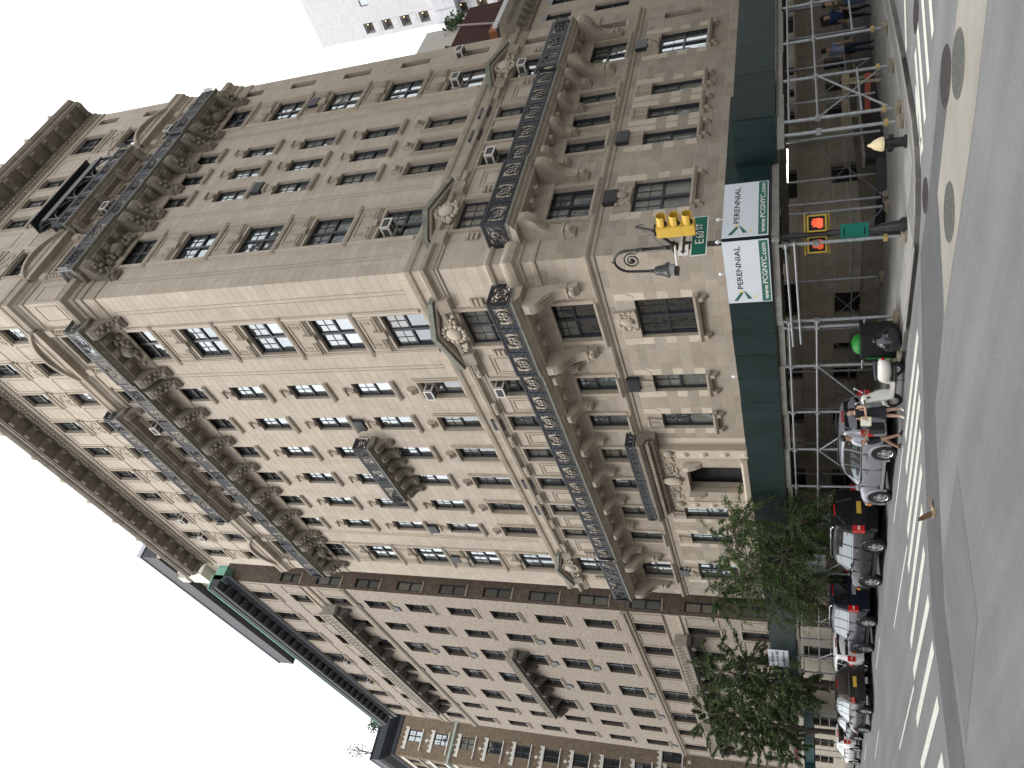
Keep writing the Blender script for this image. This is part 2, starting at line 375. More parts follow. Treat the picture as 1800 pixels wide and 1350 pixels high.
core = MB(); core.box(-SL + .1, -.5, .5, TR - .1, 0, 50.2); core.build('interior', CORE, B1)
wl = MB(FA); wallgrid(wl, 0.02, SL, 0, 48.6, holesA)
wl.F = FB; wallgrid(wl, 0.02, TR, 0, 48.6, holesB)
wl.F = ID; wl.add([(-SL, 0, 0), (-SL, 14, 0), (-SL, 14, 48.6), (-SL, 0, 48.6)], [(0, 1, 2, 3)]); wl.add([(-.01, TR, 0), (-12, TR, 0), (-12, TR, 48.6), (-.01, TR, 48.6)], [(0, 1, 2, 3)])
wl.box(-SL, -.02, .02, TR, 48.6, 50.0)
wall = wl.build('wall', MORT, B1)
reveals(B1, FA, math.pi, holesA, LIMET); reveals(B1, FB, -math.pi / 2, holesB, LIMET)
# grilles in the street level openings
for F_, lo in ((FA, lowA), (FB, lowB)):
    for a, b, c, d in lo:
        gr = MB(F_); gr.add([(a, -.3, c), (b, -.3, c), (b, -.3, d), (a, -.3, d)], [(0, 1, 2, 3)])
        n = int((b - a) / .16)
        for i in range(1, n): x = a + (b - a) * i / n; gr.box(x - .012, x + .012, -.1, -.07, c, d)
        gr.box(a, b, -.105, -.065, (c + d) / 2 - .02, (c + d) / 2 + .02); gr.build('window_grille', BLACK, B1)

# ---- ashlar stones
rn = random.Random(11)
BASEK = [0, 1.5, 1.9, 2.7, 3.3, 5.1, 6.6, 8.95, 10.08]
def quoins(ws):            # pale stones beside the first floor windows, splayed pale stones over them
    q = []; vo = []
    for a, b, c, d, r, k in ws:
        if r == 0 and k != 'n':
            n = 5; h = (d - c) / n
            for i in range(0, n, 2):
                q.append((a - .42, a, c + i * h, c + (i + 1) * h)); q.append((b, b + .42, c + i * h, c + (i + 1) * h))
            vo.append((a, b, d))
    return q, vo
allb = []
for F_, L_, ws, low in ((FA, SL, wA, lowA), (FB, TR, wB, lowB)):
    q, vo = quoins(ws)
    hb = [w_[:4] for w_ in ws if w_[4] == 0] + low + q + [(a - .42, b + .42, d, d + .80) for a, b, d in vo] + ([(11.9, 18.3, 0, 10.1)] if F_ is FA else [])
    hb = [(a, b, c, d) for a, b, c, d in hb]
    blocks = ashlar(0.0, L_, [0, 1.5, 1.9, 2.7, 3.3, 5.1, 6.6, 8.95, 9.75, 10.08], hb, .46, .95, rn)
    for b_ in blocks: allb.append((F_, b_, LIMEB, 0.0))
    blocks = ashlar(0.0, L_, [10.5, 12.5], [w_[:4] for w_ in ws if w_[4] == 1], .42, .9, rn)
    for b_ in blocks: allb.append((F_, b_, LIMEB, 0.0))
    for b_ in q: allb.append((F_, b_, PALE, .004))
    # shaft
    hs = [w_[:4] for w_ in ws if 3 <= w_[4] <= 7]
    blocks = ashlar(0.0, L_, [18.3, 20.6, 22.12, 24.45, 26.05, 28.4, 30.0, 32.25, 33.95, 35.7], hs, .47, 1.15, rn)
    for b_ in blocks: allb.append((F_, b_, LIME, 0.0))
    blocks = ashlar(0.0, L_, [14.4, 16.7], [w_[:4] for w_ in ws if w_[4] == 2], .6, 1.5, rn)
    for b_ in blocks: allb.append((F_, b_, LIME, 0.0))
    blocks = ashlar(0.0, L_, [37.9, 40.3, 41.0], [w_[:4] for w_ in ws if w_[4] == 8], .6, 1.4, rn)
    for b_ in blocks: allb.append((F_, b_, LIME, 0.0))
    blocks = ashlar(0.0, L_, [41.6, 44.2, 46.0, 48.25, 48.6], [w_[:4] for w_ in ws if w_[4] >= 9], .62, 1.4, rn)
    for b_ in blocks: allb.append((F_, b_, LIME, 0.0))
ub = MB(); ub.block(-.5, .5, -.012, 0, -.5, .5)
def key_(t):
    F_, (a, b, c, d), M, o = t
    if d < 5.0: return 0
    return psize(F_((a + b) / 2, 0, (c + d) / 2), (b - a) * (d - c))
allb.sort(key=key_, reverse=True)
um = {}
for F_, (a, b, c, d), M, o in allb[:300]:
    if M not in um: um[M] = ub.mesh('stone', M)
    x = ob('stone', um[M], B1, F_((a + b) / 2, o, (c + d) / 2), math.pi if F_ is FA else -math.pi / 2, (b - a - .022, 1, d - c - .022))
rest = {}
for F_, (a, b, c, d), M, o in allb[300:]:
    rest.setdefault(M, MB()).block(a, b, -.012, o, c, d, F_, j=.009 if M is LIME else .011)
for M, mb in rest.items(): mb.build('stone_courses', M, B1, kind='stuff')
# splayed flat arches with keystones
for F_, ws in ((FA, wA), (FB, wB)):
    for a, b, d in quoins(ws)[1]:
        v = MB(F_); c = (a + b) / 2; wide = b - a > 1.5
        kw = .55 if wide else .22
        for sg in (-1, 1):
            v = MB(F_); e = a if sg < 0 else b
            v.plate([(e, d), (e + sg * .22, d), (e + sg * .42, d + .34), (e + sg * .42, d + .78), (e + sg * .06, d + .78)], -.02, .012); v.build('voussoir', PALE, B1)
        v = MB(F_); v.plate([(a + .01, d), (b - .01, d), (b + .04, d + .77), (a - .04, d + .77)], -.02, .0); v.build('lintel', LIMEB, B1)
        v = MB(F_)
        if wide:   # carved cartouche
            v.plate([(c - kw, d + .04), (c + kw, d + .04), (c + kw * .9, d + .95), (c - kw * .9, d + .95)], 0, .09)
            for i in range(22): v.ball((c + rn.uniform(-kw, kw), .09, d + rn.uniform(.08, .9)), (rn.uniform(.05, .12), .06, rn.uniform(.05, .12)), 6, 4)
            v.ball((c, .12, d + .45), (.2, .1, .28), 10, 6)
        else:
            v.plate([(c - kw, d + .0), (c + kw, d + .0), (c + kw * 1.3, d + .72), (c - kw * 1.3, d + .72)], 0, .10)
            v.box(c - kw * 1.4, c + kw * 1.4, 0, .14, d + .62, d + .74)
            for i in range(3): v.box(c - .12 + i * .1, c - .07 + i * .1, .10, .13, d + .12, d + .55)
        v.build('keystone', LIMET, B1, smooth=45)
# windows themselves
for fr, ws in (('A', wA), ('B', wB)):
    for a, b, c, d, r, k in ws:
        low = r <= 3 or (fr == 'B' and r <= 6)
        window(B1, fr, (a + b) / 2, c, b - a, d - c, .20 if k != 'n' else .3, 2 if k == 'w' else 1, k != 'n', low)
# sills
sillm = {}
def sill(F_, a, b, z, o=.17, h=.17, ex=.14, M=LIMET, br=False):
    v = MB(F_); v.prism([(-.05, z - h), (o * .7, z - h), (o, z - h * .45), (o, z), (-.05, z + .02)], a - ex, b + ex)
    if br:
        for x in (a + .02, b - .02): v.prism([(0, z - h), (o * .8, z - h), (o * .75, z - h - .16), (o * .3, z - h - .3), (0, z - h - .32)], x - .1, x + .1)
    v.build('window_sill', M, B1)
for F_, ws in ((FA, wA), (FB, wB)):
    for a, b, c, d, r, k in ws:
        if k == 'n': continue
        if r == 0: sill(F_, a, b, c, .26, .2, .2, br=True)
        elif r == 1: sill(F_, a, b, c, .30, .2, .22 if k == 'w' else .1)
        elif 3 <= r <= 7 and k == 's' and r > 3: sill(F_, a, b, c, .17, .19, .16)
        elif r in (4, 5, 6, 7): sill(F_, a, b, c, .16, .2, .36)
        elif r == 10: sill(F_, a, b, c, .18, .2, .22)
# small bracket keystones over the shaft windows, moulded surrounds to the fifth row
for F_, ws in ((FA, wA), (FB, wB)):
    for a, b, c, d, r, k in ws:
        cc = (a + b) / 2
        if 4 <= r <= 6 and k == 's':
            v = MB(F_); v.plate([(cc - .16, d + .03), (cc + .16, d + .03), (cc + .20, d + .5), (cc - .20, d + .5)], -.01, .09)
            v.box(cc - .27, cc + .27, -.01, .17, d + .48, d + .62); v.plate([(cc - .07, d + .12), (cc + .07, d + .12), (cc + .10, d + .4), (cc - .10, d + .4)], .09, .12); v.build('keystone', LIMET, B1)
        if r == 3 and k == 's':
            v = MB(F_)
            for i, (e, o) in enumerate(((.26, .05), (.14, .09))):
                v.box(a - e, a - e + .10, -.01, o, c - .1, d + e); v.box(b + e - .10, b + e, -.01, o, c - .1, d + e); v.box(a - e + .10, b + e - .10, -.01, o, d + e - .1, d + e)
            v.build('window_surround', LIMET, B1)
            v = MB(F_); v.prism([(0, d + .2), (.12, d + .25), (.2, d + .42), (.26, d + .6), (.2, d + .72), (0, d + .76)], cc - .2, cc + .2); v.ball((cc, .24, d + .5), (.16, .1, .14), 8, 5); v.build('keystone', LIMET, B1, smooth=40)
        if r in (1, 2) and k != 'n':
            v = MB(F_); e = .2
            v.box(a - e, a - .02, -.01, .07, c, d + e); v.box(b + .02, b + e, -.01, .07, c, d + e); v.box(a - .02, b + .02, -.01, .07, d + .02, d + e)
            v.box(a - e - .05, a - e, -.01, .035, c, d + e); v.box(b + e, b + e + .05, -.01, .035, c, d + e)
            v.build('window_surround', LIMET, B1)
# wide bays: framed strips with spandrel panels
for F_, bays in ((FA, AW), (FB, BW)):
    for a, b in bays:
        v = MB(F_)
        for x0, x1 in ((a - .34, a - .10), (b + .10, b + .34)): v.box(x0, x1, -.01, .06, 18.5, 35.4); v.box(x0 + .07, x1 - .07, .06, .09, 18.5, 35.4)
        v.build('bay_frame', LIME, B1)
        for r in range(3, 7):
            z0, z1 = TOP[r] + .08, BOT[r + 1] - .22; v = MB(F_); c = (a + b) / 2
            v.box(a - .08, b + .08, -.01, .05, z0 + .10, z1)
            for i, (x0, x1, y0, y1) in enumerate(((a + .1, b - .1, z1 - .18, z1 - .12), (a + .1, b - .1, z0 + .42, z0 + .48), (a + .1, a + .16, z0 + .48, z1 - .18), (b - .16, b - .1, z0 + .48, z1 - .18))): v.box(x0, x1, .05, .085, y0, y1)
            for x in (a + .3, b - .42):
                for i in range(3): v.box(x + i * .06 - .02, x + i * .06 + .015, .05, .08, z0 + .62, z1 - .3)
            # scrolled label over the window head
            v.prism([(.05, z0 + .18), (.12, z0 + .2), (.15, z0 + .3), (.05, z0 + .34)], a - .05, c - .22); v.prism([(.05, z0 + .18), (.12, z0 + .2), (.15, z0 + .3), (.05, z0 + .34)], c + .22, b + .05)
            v.plate([(c - .2, z0 + .02), (c + .2, z0 + .02), (c + .26, z0 + .62), (c - .26, z0 + .62)], .04, .17)
            v.build('spandrel_panel', LIMET, B1)
# raised long panels at the corner and the ends of the shaft
for F_, strips in ((FA, ((.05, .95, 18.7, 35.2), (22.75, 22.85, 18.7, 35.2), (5.75, 5.85, 18.7, 35.2))), (FB, ((.05, .95, 18.7, 35.2), (5.75, 5.85, 18.7, 35.2), (13.2, 13.3, 18.7, 35.2)))):
    for a, b, c, d in strips:
        v = MB(F_)
        for x in (b + .05, b + .28): v.box(x - .02, x + .02, -.01, .02, c, d)
        v.build('pilaster_edge', LIMET, B1)

# ---- mouldings that run round the corner
def mould(name, prof, M=LIMET, sL=SL, tR=TR): v = MB(); wrap(v, prof, sL, tR); return v.build(name, M, B1)
mould('plinth', [(-.02, 0), (.16, 0), (.16, .55), (.1, .62), (-.02, .64)], LIMED)
mould('string_course', [(-.02, 1.52), (.06, 1.55), (.10, 1.75), (.06, 1.9), (.10, 1.95), (.06, 2.2), (.14, 2.3), (.10, 2.45), (.18, 2.55), (.18, 2.66), (-.02, 2.68)])
mould('string_course', [(-.02, 10.05), (.05, 10.08), (.07, 10.2), (.16, 10.28), (.20, 10.36), (.20, 10.45), (-.02, 10.52)])
mould('cornice', [(-.02, 12.45), (.06, 12.47), (.08, 12.6), (.05, 12.68), (.05, 12.72), (.07, 13.02), (.14, 13.06), (.16, 13.16), (.34, 13.3), (.40, 13.5), (.40, 13.62), (.22, 13.86), (.06, 13.95), (.06, 14.3), (.16, 14.36), (.2, 14.48), (.12, 14.55), (.05, 14.72), (.02, 14.95), (-.02, 14.96)])
mould('architrave', [(-.02, 16.7), (.06, 16.72), (.06, 16.84), (.10, 16.86), (.12, 17.12), (.3, 17.18), (.34, 17.34), (.2, 17.4), (.08, 17.56), (.08, 17.88), (.16, 17.95), (.2, 18.12), (.2, 18.2), (-.02, 18.34)])
mould('cornice', [(-.02, 35.65), (.05, 35.68), (.08, 35.9), (.04, 35.98), (.04, 36.44), (.12, 36.48), (.14, 36.8), (.22, 36.84), (.24, 37.1), (.5, 37.2), (.55, 37.48), (.42, 37.55), (.22, 37.8), (.08, 38.0), (-.02, 38.06)])
mould('cornice', [(-.02, 40.62), (.06, 40.66), (.08, 40.9), (.16, 41.0), (.2, 41.1), (.36, 41.2), (.40, 41.55), (.46, 41.62), (.46, 41.82), (-.02, 41.95)])
mould('architrave', [(-.02, 48.45), (.08, 48.5), (.10, 48.6), (.05, 48.66), (.05, 48.86), (.12, 48.9), (-.02, 48.92)], LIMET)
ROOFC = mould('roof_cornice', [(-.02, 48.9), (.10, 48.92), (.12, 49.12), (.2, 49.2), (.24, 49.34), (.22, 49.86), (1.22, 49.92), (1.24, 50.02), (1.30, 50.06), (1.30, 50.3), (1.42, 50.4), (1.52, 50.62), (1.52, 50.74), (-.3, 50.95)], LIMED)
# dentils of the roof cornice and of the balcony cornice
dn = MB()
for F_, L_ in ((FA, SL), (FB, TR)):
    n = int(L_ / .26)
    for i in range(n): x = .1 + i * .26; dn.block(x, x + .14, .1, .19, 48.94, 49.1, F_)
    n = int(L_ / .3)
    for i in range(n): x = .1 + i * .3; dn.block(x, x + .17, .14, .24, 36.86, 37.06, F_)
    n = int(L_ / .34)
    for i in range(n): x = .1 + i * .34; dn.ball((x, .27, 49.27), (.10, .07, .06), 6, 4, F_)
dn.build('dentil', LIMET, B1, kind='stuff')
# roof brackets
bk = MB(); bk.prism([(.2, -.42), (.34, -.40), (.46, -.26), (.62, -.22), (.95, -.16), (1.12, -.2), (1.18, -.1), (1.16, 0), (.2, 0)], -.2, .2)
bk.ball((0, 1.05, -.16), (.21, .12, .1), 8, 5); bk.ball((0, .42, -.3), (.22, .12, .14), 8, 5)
bkm = bk.mesh('roof_bracket', LIMED, 35)
for F_, L_ in ((FA, SL), (FB, TR)):
    n = round(L_ / 1.36)
    for i in range(n):
        x = .7 + i * (L_ - 1.0) / (n - 1) if n > 1 else .7
        ob('roof_bracket', bkm, B1, F_(x, 0, 49.88), math.pi if F_ is FA else -math.pi / 2)
af = MB(); af.lathe([(.05, 0), (.15, .03), (.13, .1), (.19, .22), (.16, .34), (.06, .42), (.01, .44)], n=8); afm = af.mesh('antefix', PALE, 50)
for F_, L_ in ((FA, SL), (FB, TR)):
    n = round(L_ / 2.75)
    for i in range(n): ob('antefix', afm, B1, F_(1.1 + i * 2.75, 1.42, 50.68))

# ---- brackets and balconies
def S_console(w, d, h):   # scrolled console: top at z=0, wall at y=0
    c = MB(); c.prism([(0, 0), (d, 0), (d, -.16 * h), (d * .86, -.30 * h), (d * .60, -.38 * h), (d * .40, -.50 * h), (d * .30, -.64 * h), (d * .24, -.80 * h), (d * .26, -.92 * h), (d * .12, -h), (0, -h)], -w / 2, w / 2)
    for k in (-.3, 0, .3): c.prism([(d * .84, -.32 * h), (d * .62, -.40 * h), (d * .42, -.52 * h), (d * .36, -.52 * h), (d * .58, -.36 * h), (d * .8, -.29 * h)], w * k - .03, w * k + .03)
    c.box(-w * .36, w * .36, d, d + .02, -.14 * h, -.03 * h); c.box(-w * .58, w * .58, 0, d * .32, -.80 * h, -.76 * h); c.ball((0, d * .26, -.88 * h), (w * .36, d * .12, .07 * h), 8, 5)
    return c
CON_L = S_console(.52, 1.12, 2.15).mesh('console_bracket', LIMET, 35); CON_M = S_console(.46, .98, 1.15).mesh('console_bracket', LIMET, 35)
CON_U = S_console(.62, 1.0, 1.75)
for i in range(6): CON_U.ball((random.uniform(-.25, .25), .3 + i * .1, -1.2 + i * .12), (.13, .12, .12), 7, 4)
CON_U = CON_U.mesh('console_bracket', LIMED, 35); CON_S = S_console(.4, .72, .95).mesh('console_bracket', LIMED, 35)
def con(me, F_, s, z): return ob('console_bracket', me, B1, F_(s, 0, z), math.pi if F_ is FA else -math.pi / 2)
for s in (1.55, 5.35, 24.1, 27.75): con(CON_L, FA, s, 13.16)
for s in (1.5, 5.2, 13.75, 17.35): con(CON_L, FB, s, 13.16)
for s in [6.25 + 2.82 * k for k in range(7)]: con(CON_M, FA, s, 13.16)
for s in (6.3, 8.55, 10.53, 12.75): con(CON_M, FB, s, 13.16)
for s in (1.6, 5.5, 6.45, 9.1, 11.92, 14.74, 17.56, 20.38, 23.2, 24.1, 27.75): con(CON_U, FA, s, 36.78)
for s in (1.6, 5.4, 6.4, 8.55, 10.53, 12.7, 13.8, 17.4): con(CON_U, FB, s, 36.78)
def scroll(mb, cx, cz, r, F_, o, sg=1, turns=1.4, th=.026):
    pts = []
    for i in range(15):
        t = i / 14; a = turns * 2 * math.pi * t; rr = r * (1 - .72 * t); pts.append((cx + sg * rr * math.cos(a), o, cz + rr * math.sin(a)))
    mb.tube(pts, th, 4)
def rail_mesh(L, H, kind):
    r = MB()
    for z, t in ((H - .02, .042), (H - .13, .026), (.03, .036), (.17, .024)): r.box(0, L, -t, t, z - t, z + t)
    for i in range(int(L / .09)): x = .045 + i * .09; r.box(x - .024, x + .024, -.018, .018, H - .115, H - .05)
    for i in range(int(L / .11)): x = .05 + i * .11; r.ball((x, 0, .1), (.05, .02, .06), 5, 4)
    r.box(-.035, .035, -.035, .035, 0, H)
    c = L / 2; z0, z1 = .18, H - .14; zm = (z0 + z1) / 2; hr = (z1 - z0) / 2
    if kind == 'main':
        ring = [(c + hr * .86 * math.cos(R(t)), 0, zm + hr * .86 * math.sin(R(t))) for t in range(0, 360, 24)]; r.tube(ring, .036, 5, True)
        for a in range(0, 360, 90):
            q = [(c + hr * .42 * math.cos(R(a)) + hr * .26 * math.cos(R(t)), 0, zm + hr * .42 * math.sin(R(a)) + hr * .26 * math.sin(R(t))) for t in range(0, 360, 45)]; r.tube(q, .026, 4, True)
        for sg in (-1, 1):
            x = c + sg * (hr + .13); r.box(x - .026, x + .026, -.02, .02, z0, z1)
            for k in range(3): x2 = c + sg * (hr + .2 + k * .07); r.box(x2 - .02, x2 + .02, -.016, .016, z0, z1)
            xe = c + sg * (L / 2 - .17)
            scroll(r, xe, zm + hr * .45, hr * .42, None, 0, sg); scroll(r, xe, zm - hr * .45, hr * .42, None, 0, -sg)
            r.ball((xe, 0, zm), (.07, .03, .1), 6, 4)
    else:
        for sg in (-1, 1):
            scroll(r, c + sg * hr * .75, zm, hr * .7, None, 0, sg); 
            for k in range(int((L / 2 - hr * 1.45) / .1)): x2 = c + sg * (hr * 1.45 + .08 + k * .1); r.box(x2 - .024, x2 + .024, -.016, .016, z0, z1)
        r.tube([(c + .11 * math.cos(R(t)), 0, zm + hr * .9 * math.sin(R(t))) for t in range(0, 360, 30)], .02, 4, True)
        for k in range(1, 5): r.tube([(c - hr * 1.4, 0, z0 + (z1 - z0) * k / 5), (c + hr * 1.4, 0, z0 + (z1 - z0) * k / 5)], .014, 4)
    return r
RC = {}
def railing(F_, s0, s1, o, z, H, kind, mod):
    n = max(1, round((s1 - s0) / mod)); L = (s1 - s0) / n; key = (round(L, 3), H, kind)
    if key not in RC: RC[key] = rail_mesh(L, H, kind).mesh('railing_panel', IRON)
    for i in range(n):
        s = s0 + i * L
        if F_ is FA: ob('railing_panel', RC[key], B1, FA(s + L, o, z), 0)
        else: ob('railing_panel', RC[key], B1, FB(s, o, z), math.pi / 2)
def rail_return(F_, s, o0, o1, z, H, kind='plain'):
    L = o1 - o0; key = ('r', round(L, 2), H)
    if key not in RC: RC[key] = rail_mesh(L, H, 'main').mesh('railing_panel', IRON)
    if F_ is FA: ob('railing_panel', RC[key], B1, FA(s, o1, z), math.pi / 2)
    else: ob('railing_panel', RC[key], B1, FB(s, o0, z), 0)
def balcony(F_, segs, zt, H, kind, mod, M=LIMET, th=.34):
    for i, (a, b, o) in enumerate(segs):
        v = MB(F_); v.prism([(0, zt - th), (o - .34, zt - th), (o - .30, zt - th * .8), (o - .16, zt - th * .6), (o - .12, zt - th * .42), (o - .0, zt - th * .34), (o + .03, zt - .1), (o + .02, zt - .02), (0, zt)], a - .06, b + .06); v.build('balcony_slab', M, B1)
        v = MB(F_); v.prism([(o - .02, zt - .11), (o + .045, zt - .10), (o + .05, zt - .03), (o - .02, zt + .015), (.02, zt + .015), (.02, zt + .004)], a - .08, b + .08); v.build('balcony_edge', LEAD, B1)
        railing(F_, a, b, o - .05, zt, H, kind, mod)
        if i == 0: rail_return(F_, a, .1, o - .05, zt, H)
        if i == len(segs) - 1: rail_return(F_, b, .1, o - .05, zt, H)
balcony(FA, [(1.0, 5.45, 1.27), (5.45, 22.9, 1.12), (22.9, 28.05, 1.27)], 13.52, 1.04, 'main', 1.45)
balcony(FB, [(.95, 5.4, 1.27), (5.4, 13.05, 1.12), (13.05, 17.55, 1.27)], 13.52, 1.04, 'main', 1.45)
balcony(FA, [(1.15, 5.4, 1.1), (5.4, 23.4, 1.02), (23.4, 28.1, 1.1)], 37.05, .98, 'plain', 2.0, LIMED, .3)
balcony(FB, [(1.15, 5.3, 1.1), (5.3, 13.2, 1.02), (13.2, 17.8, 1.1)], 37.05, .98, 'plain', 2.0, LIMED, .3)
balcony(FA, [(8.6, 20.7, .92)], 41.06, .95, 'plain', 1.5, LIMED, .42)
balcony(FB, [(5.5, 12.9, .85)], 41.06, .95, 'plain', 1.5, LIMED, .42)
balcony(FA, [(11.75, 17.2, .86)], 25.4, .95, 'plain', 1.8, LIMED, .3)
for s in [8.9 + 2.9 * k for k in range(5)]: con(CON_S, FA, s, 40.66)
for s in (5.8, 8.2, 10.5, 12.6): con(CON_S, FB, s, 40.66)
for s in [12.1 + .95 * k for k in range(6)]: con(CON_S, FA, s, 25.1)
# modillion blocks under the long balconies, coffers under the upper one
md = MB(); md.box(-.13, .13, .3, .62, -.2, 0); mdm = md.mesh('modillion', LIMET)
mu = MB(); mu.prism([(.2, 0), (.8, 0), (.8, -.14), (.5, -.3), (.2, -.32)], -.2, .2); mu.ball((0, .55, -.24), (.2, .2, .12), 8, 5); mum = mu.mesh('modillion', LIMED, 40)
def skip(s, lst, g): return any(abs(s - q) < g for q in lst)
big = [1.55, 5.35, 24.1, 27.75] + [6.25 + 2.82 * k for k in range(7)]
for i in range(30):
    s = 2.2 + i * .94
    if s < 27.4 and not skip(s, big, .42): ob('modillion', mdm, B1, FA(s, 0, 13.18), math.pi)
bigB = [1.5, 5.2, 13.75, 17.35, 6.3, 8.55, 10.53, 12.75]
for i in range(18):
    s = 2.2 + i * .92
    if s < 17.2 and not skip(s, bigB, .42): ob('modillion', mdm, B1, FB(s, 0, 13.18), -math.pi / 2)
up = (1.6, 5.5, 6.45, 9.1, 11.92, 14.74, 17.56, 20.38, 23.2, 24.1, 27.75)
for i in range(27):
    s = 2.4 + i * .94
    if s < 27.4 and not skip(s, up, .5): ob('modillion', mum, B1, FA(s, 0, 36.76), math.pi)
for i in range(17):
    s = 2.4 + i * .92
    if s < 17 and not skip(s, (1.6, 5.4, 6.4, 8.55, 10.53, 12.7, 13.8, 17.4), .5): ob('modillion', mum, B1, FB(s, 0, 36.76), -math.pi / 2)
# carved hanging ornament over the ninth floor wide windows
for F_, cs in ((FA, (3.56, 25.9)), (FB, (3.5, 15.7))):
    for c in cs:
        v = MB(F_); v.ball((c, .3, 36.3), (.42, .28, .42), 10, 7)
        for i in range(26): v.ball((c + rn.uniform(-1.1, 1.1), .12 + rn.random() * .2, 36.2 + rn.uniform(-.35, .4)), (.16, .13, .14), 6, 4)
        v.build('carved_ornament', LIMED, B1, smooth=50)
# pediments: triangular over the fourth floor, segmental over the tenth
for F_, cs in ((FA, (3.56, 25.9)), (FB, (3.5, 15.7))):
    for c in cs:
        hw = 2.15
        v = MB(F_); v.plate([(c - hw + .15, 17.26), (c - hw + .15, 17.36), (c, 18.0), (c + hw - .15, 17.36), (c + hw - .15, 17.26), (c, 17.86)], .02, .42); v.build('pediment', LIMET, B1)
        for sg in (-1, 1):
            v = MB(F_); v.prism([(.02, 16.75), (.3, 16.78), (.38, 17.15), (.42, 17.3), (.02, 17.3)], c + sg * 1.72 - .36, c + sg * 1.72 + .36); v.build('pediment_bracket', LIMET, B1)
            for i in range(3): v = MB(F_); v.prism([(.02, 15.9 - i * .22), (.12, 15.9 - i * .22), (.12, 15.75 - i * .22), (.02, 15.75 - i * .22)], c + sg * 1.62 - .2, c + sg * 1.62 + .2); v.build('triglyph_block', LIMET, B1)
        v = MB(F_)
        for sg in (-1, 1): v.plate([(c, 18.0), (c + sg * hw, 17.36), (c + sg * hw, 17.58), (c, 18.26)], .02, .56)
        v.build('pediment_coping', LEAD, B1)
        v = MB(F_); v.plate([(c - 1.5, 17.2), (c + 1.5, 17.2), (c, 17.86)], .0, .2); v.ball((c, .3, 17.2), (.36, .16, .36), 14, 8)
        for i in range(14): a = 2 * math.pi * i / 14; v.ball((c + .5 * math.cos(a), .26, 17.2 + .5 * math.sin(a)), (.12, .1, .12), 6, 4)
        for i in range(12): v.ball((c + rn.choice((-1, 1)) * rn.uniform(.5, 1.2), .22, 17.05 + rn.uniform(-.2, .25)), (.12, .1, .1), 6, 4)
        v.build('carved_ornament', PALE, B1, smooth=50)
        v = MB(F_); n = 12; hw = 1.95
        for (r0, r1, o) in ((0.0, .16, .62), (.16, .30, .52), (-.24, 0.0, .40)):
            pts = []
            for i in range(n + 1): t = -1 + 2 * i / n; pts.append((c + t * hw, 41.25 + .95 * (1 - t * t)))
            for i in range(n): v.plate([(pts[i][0], pts[i][1] + r0), (pts[i + 1][0], pts[i + 1][1] + r0), (pts[i + 1][0], pts[i + 1][1] + r1), (pts[i][0], pts[i][1] + r1)], .02, o)
        v.box(c - hw, c + hw, .02, .5, 40.98, 41.2); v.plate([(c + t * hw * .98, 41.2 + (.75 * (1 - t * t))) for t in [x / 6 for x in range(-6, 7)]], .02, .14)
        v.build('segmental_pediment', LIMET, B1)
        for sg in (-1, 1):
            v = MB(F_); v.prism([(0, 38.15), (.14, 38.15), (.14, 40.1), (.26, 40.2), (.3, 40.6), (0, 40.62)], c + sg * 1.6 - .22, c + sg * 1.6 + .22)
            for i in range(4): v.ball((c + sg * 1.6, .2, 39.3 + i * .22), (.12, .1, .1), 6, 4)
            v.build('pilaster', LIMET, B1)
# surrounds and carved panels of the two top storeys
cp = MB(); cp.box(-.62, .62, 0, .05, 0, 1.2); cp.box(-.70, .70, 0, .10, 1.16, 1.34); cp.box(-.7, .7, 0, .11, -.1, .02)
for i in range(16): cp.ball((random.uniform(-.5, .5), .05, random.uniform(.25, 1.0)), (.1, .05, .09), 6, 4)
cpm = cp.mesh('spandrel_panel', LIMET, 45)
for F_, ws in ((FA, wA), (FB, wB)):
    for a, b, c, d, r, k in ws:
        if r in (8, 9, 10) and k != 'n':
            v = MB(F_); e = .13
            v.box(a - e, a - .01, -.01, .05, c, d + e); v.box(b + .01, b + e, -.01, .05, c, d + e); v.box(a - .01, b + .01, -.01, .05, d + .01, d + e); v.build('window_surround', LIMET, B1)
            if r == 9: ob('spandrel_panel', cpm, B1, F_((a + b) / 2, 0, 44.42), math.pi if F_ is FA else -math.pi / 2, ((b - a) / 1.13, 1, 1))
            if r == 8 and k == 's': 
                v = MB(F_); v.prism([(0, 40.45), (.12, 40.47), (.18, 40.58), (.18, 40.64), (0, 40.64)], a - .3, b + .3); v.build('window_hood', LIMET, B1)
# framed panels between the fourth floor windows and between top storey windows
for F_, gaps in ((FA, [(5.4, 6.75)] + [(8.55 + 2.82 * k, 9.65 + 2.82 * k) for k in range(5)] + [(22.7, 24.0)]), (FB, [(5.4, 6.6), (12.5, 13.9)])):
    for a, b in gaps:
        v = MB(F_)
        for x0, x1, y0, y1 in ((a, b, 16.2, 16.26), (a, b, 14.7, 14.76), (a, a + .06, 14.76, 16.2), (b - .06, b, 14.76, 16.2), (a + .18, b - .18, 16.02, 16.06), (a + .18, a + .22, 14.9, 16.02), (b - .22, b - .18, 14.9, 16.02)): v.box(x0, x1, -.01, .03, y0, y1)
        v.build('wall_panel', LIMET, B1)
        v = MB(F_); v.prism([(.0, 16.86), (.26, 16.9), (.26, 17.14), (0, 17.14)], a + .1, b - .1)
        for i in range(10): v.ball((rn.uniform(a + .15, b - .15), .26, 16.98 + rn.uniform(-.06, .1)), (.08, .05, .06), 5, 4)
        v.build('carved_ornament', LIMET, B1)
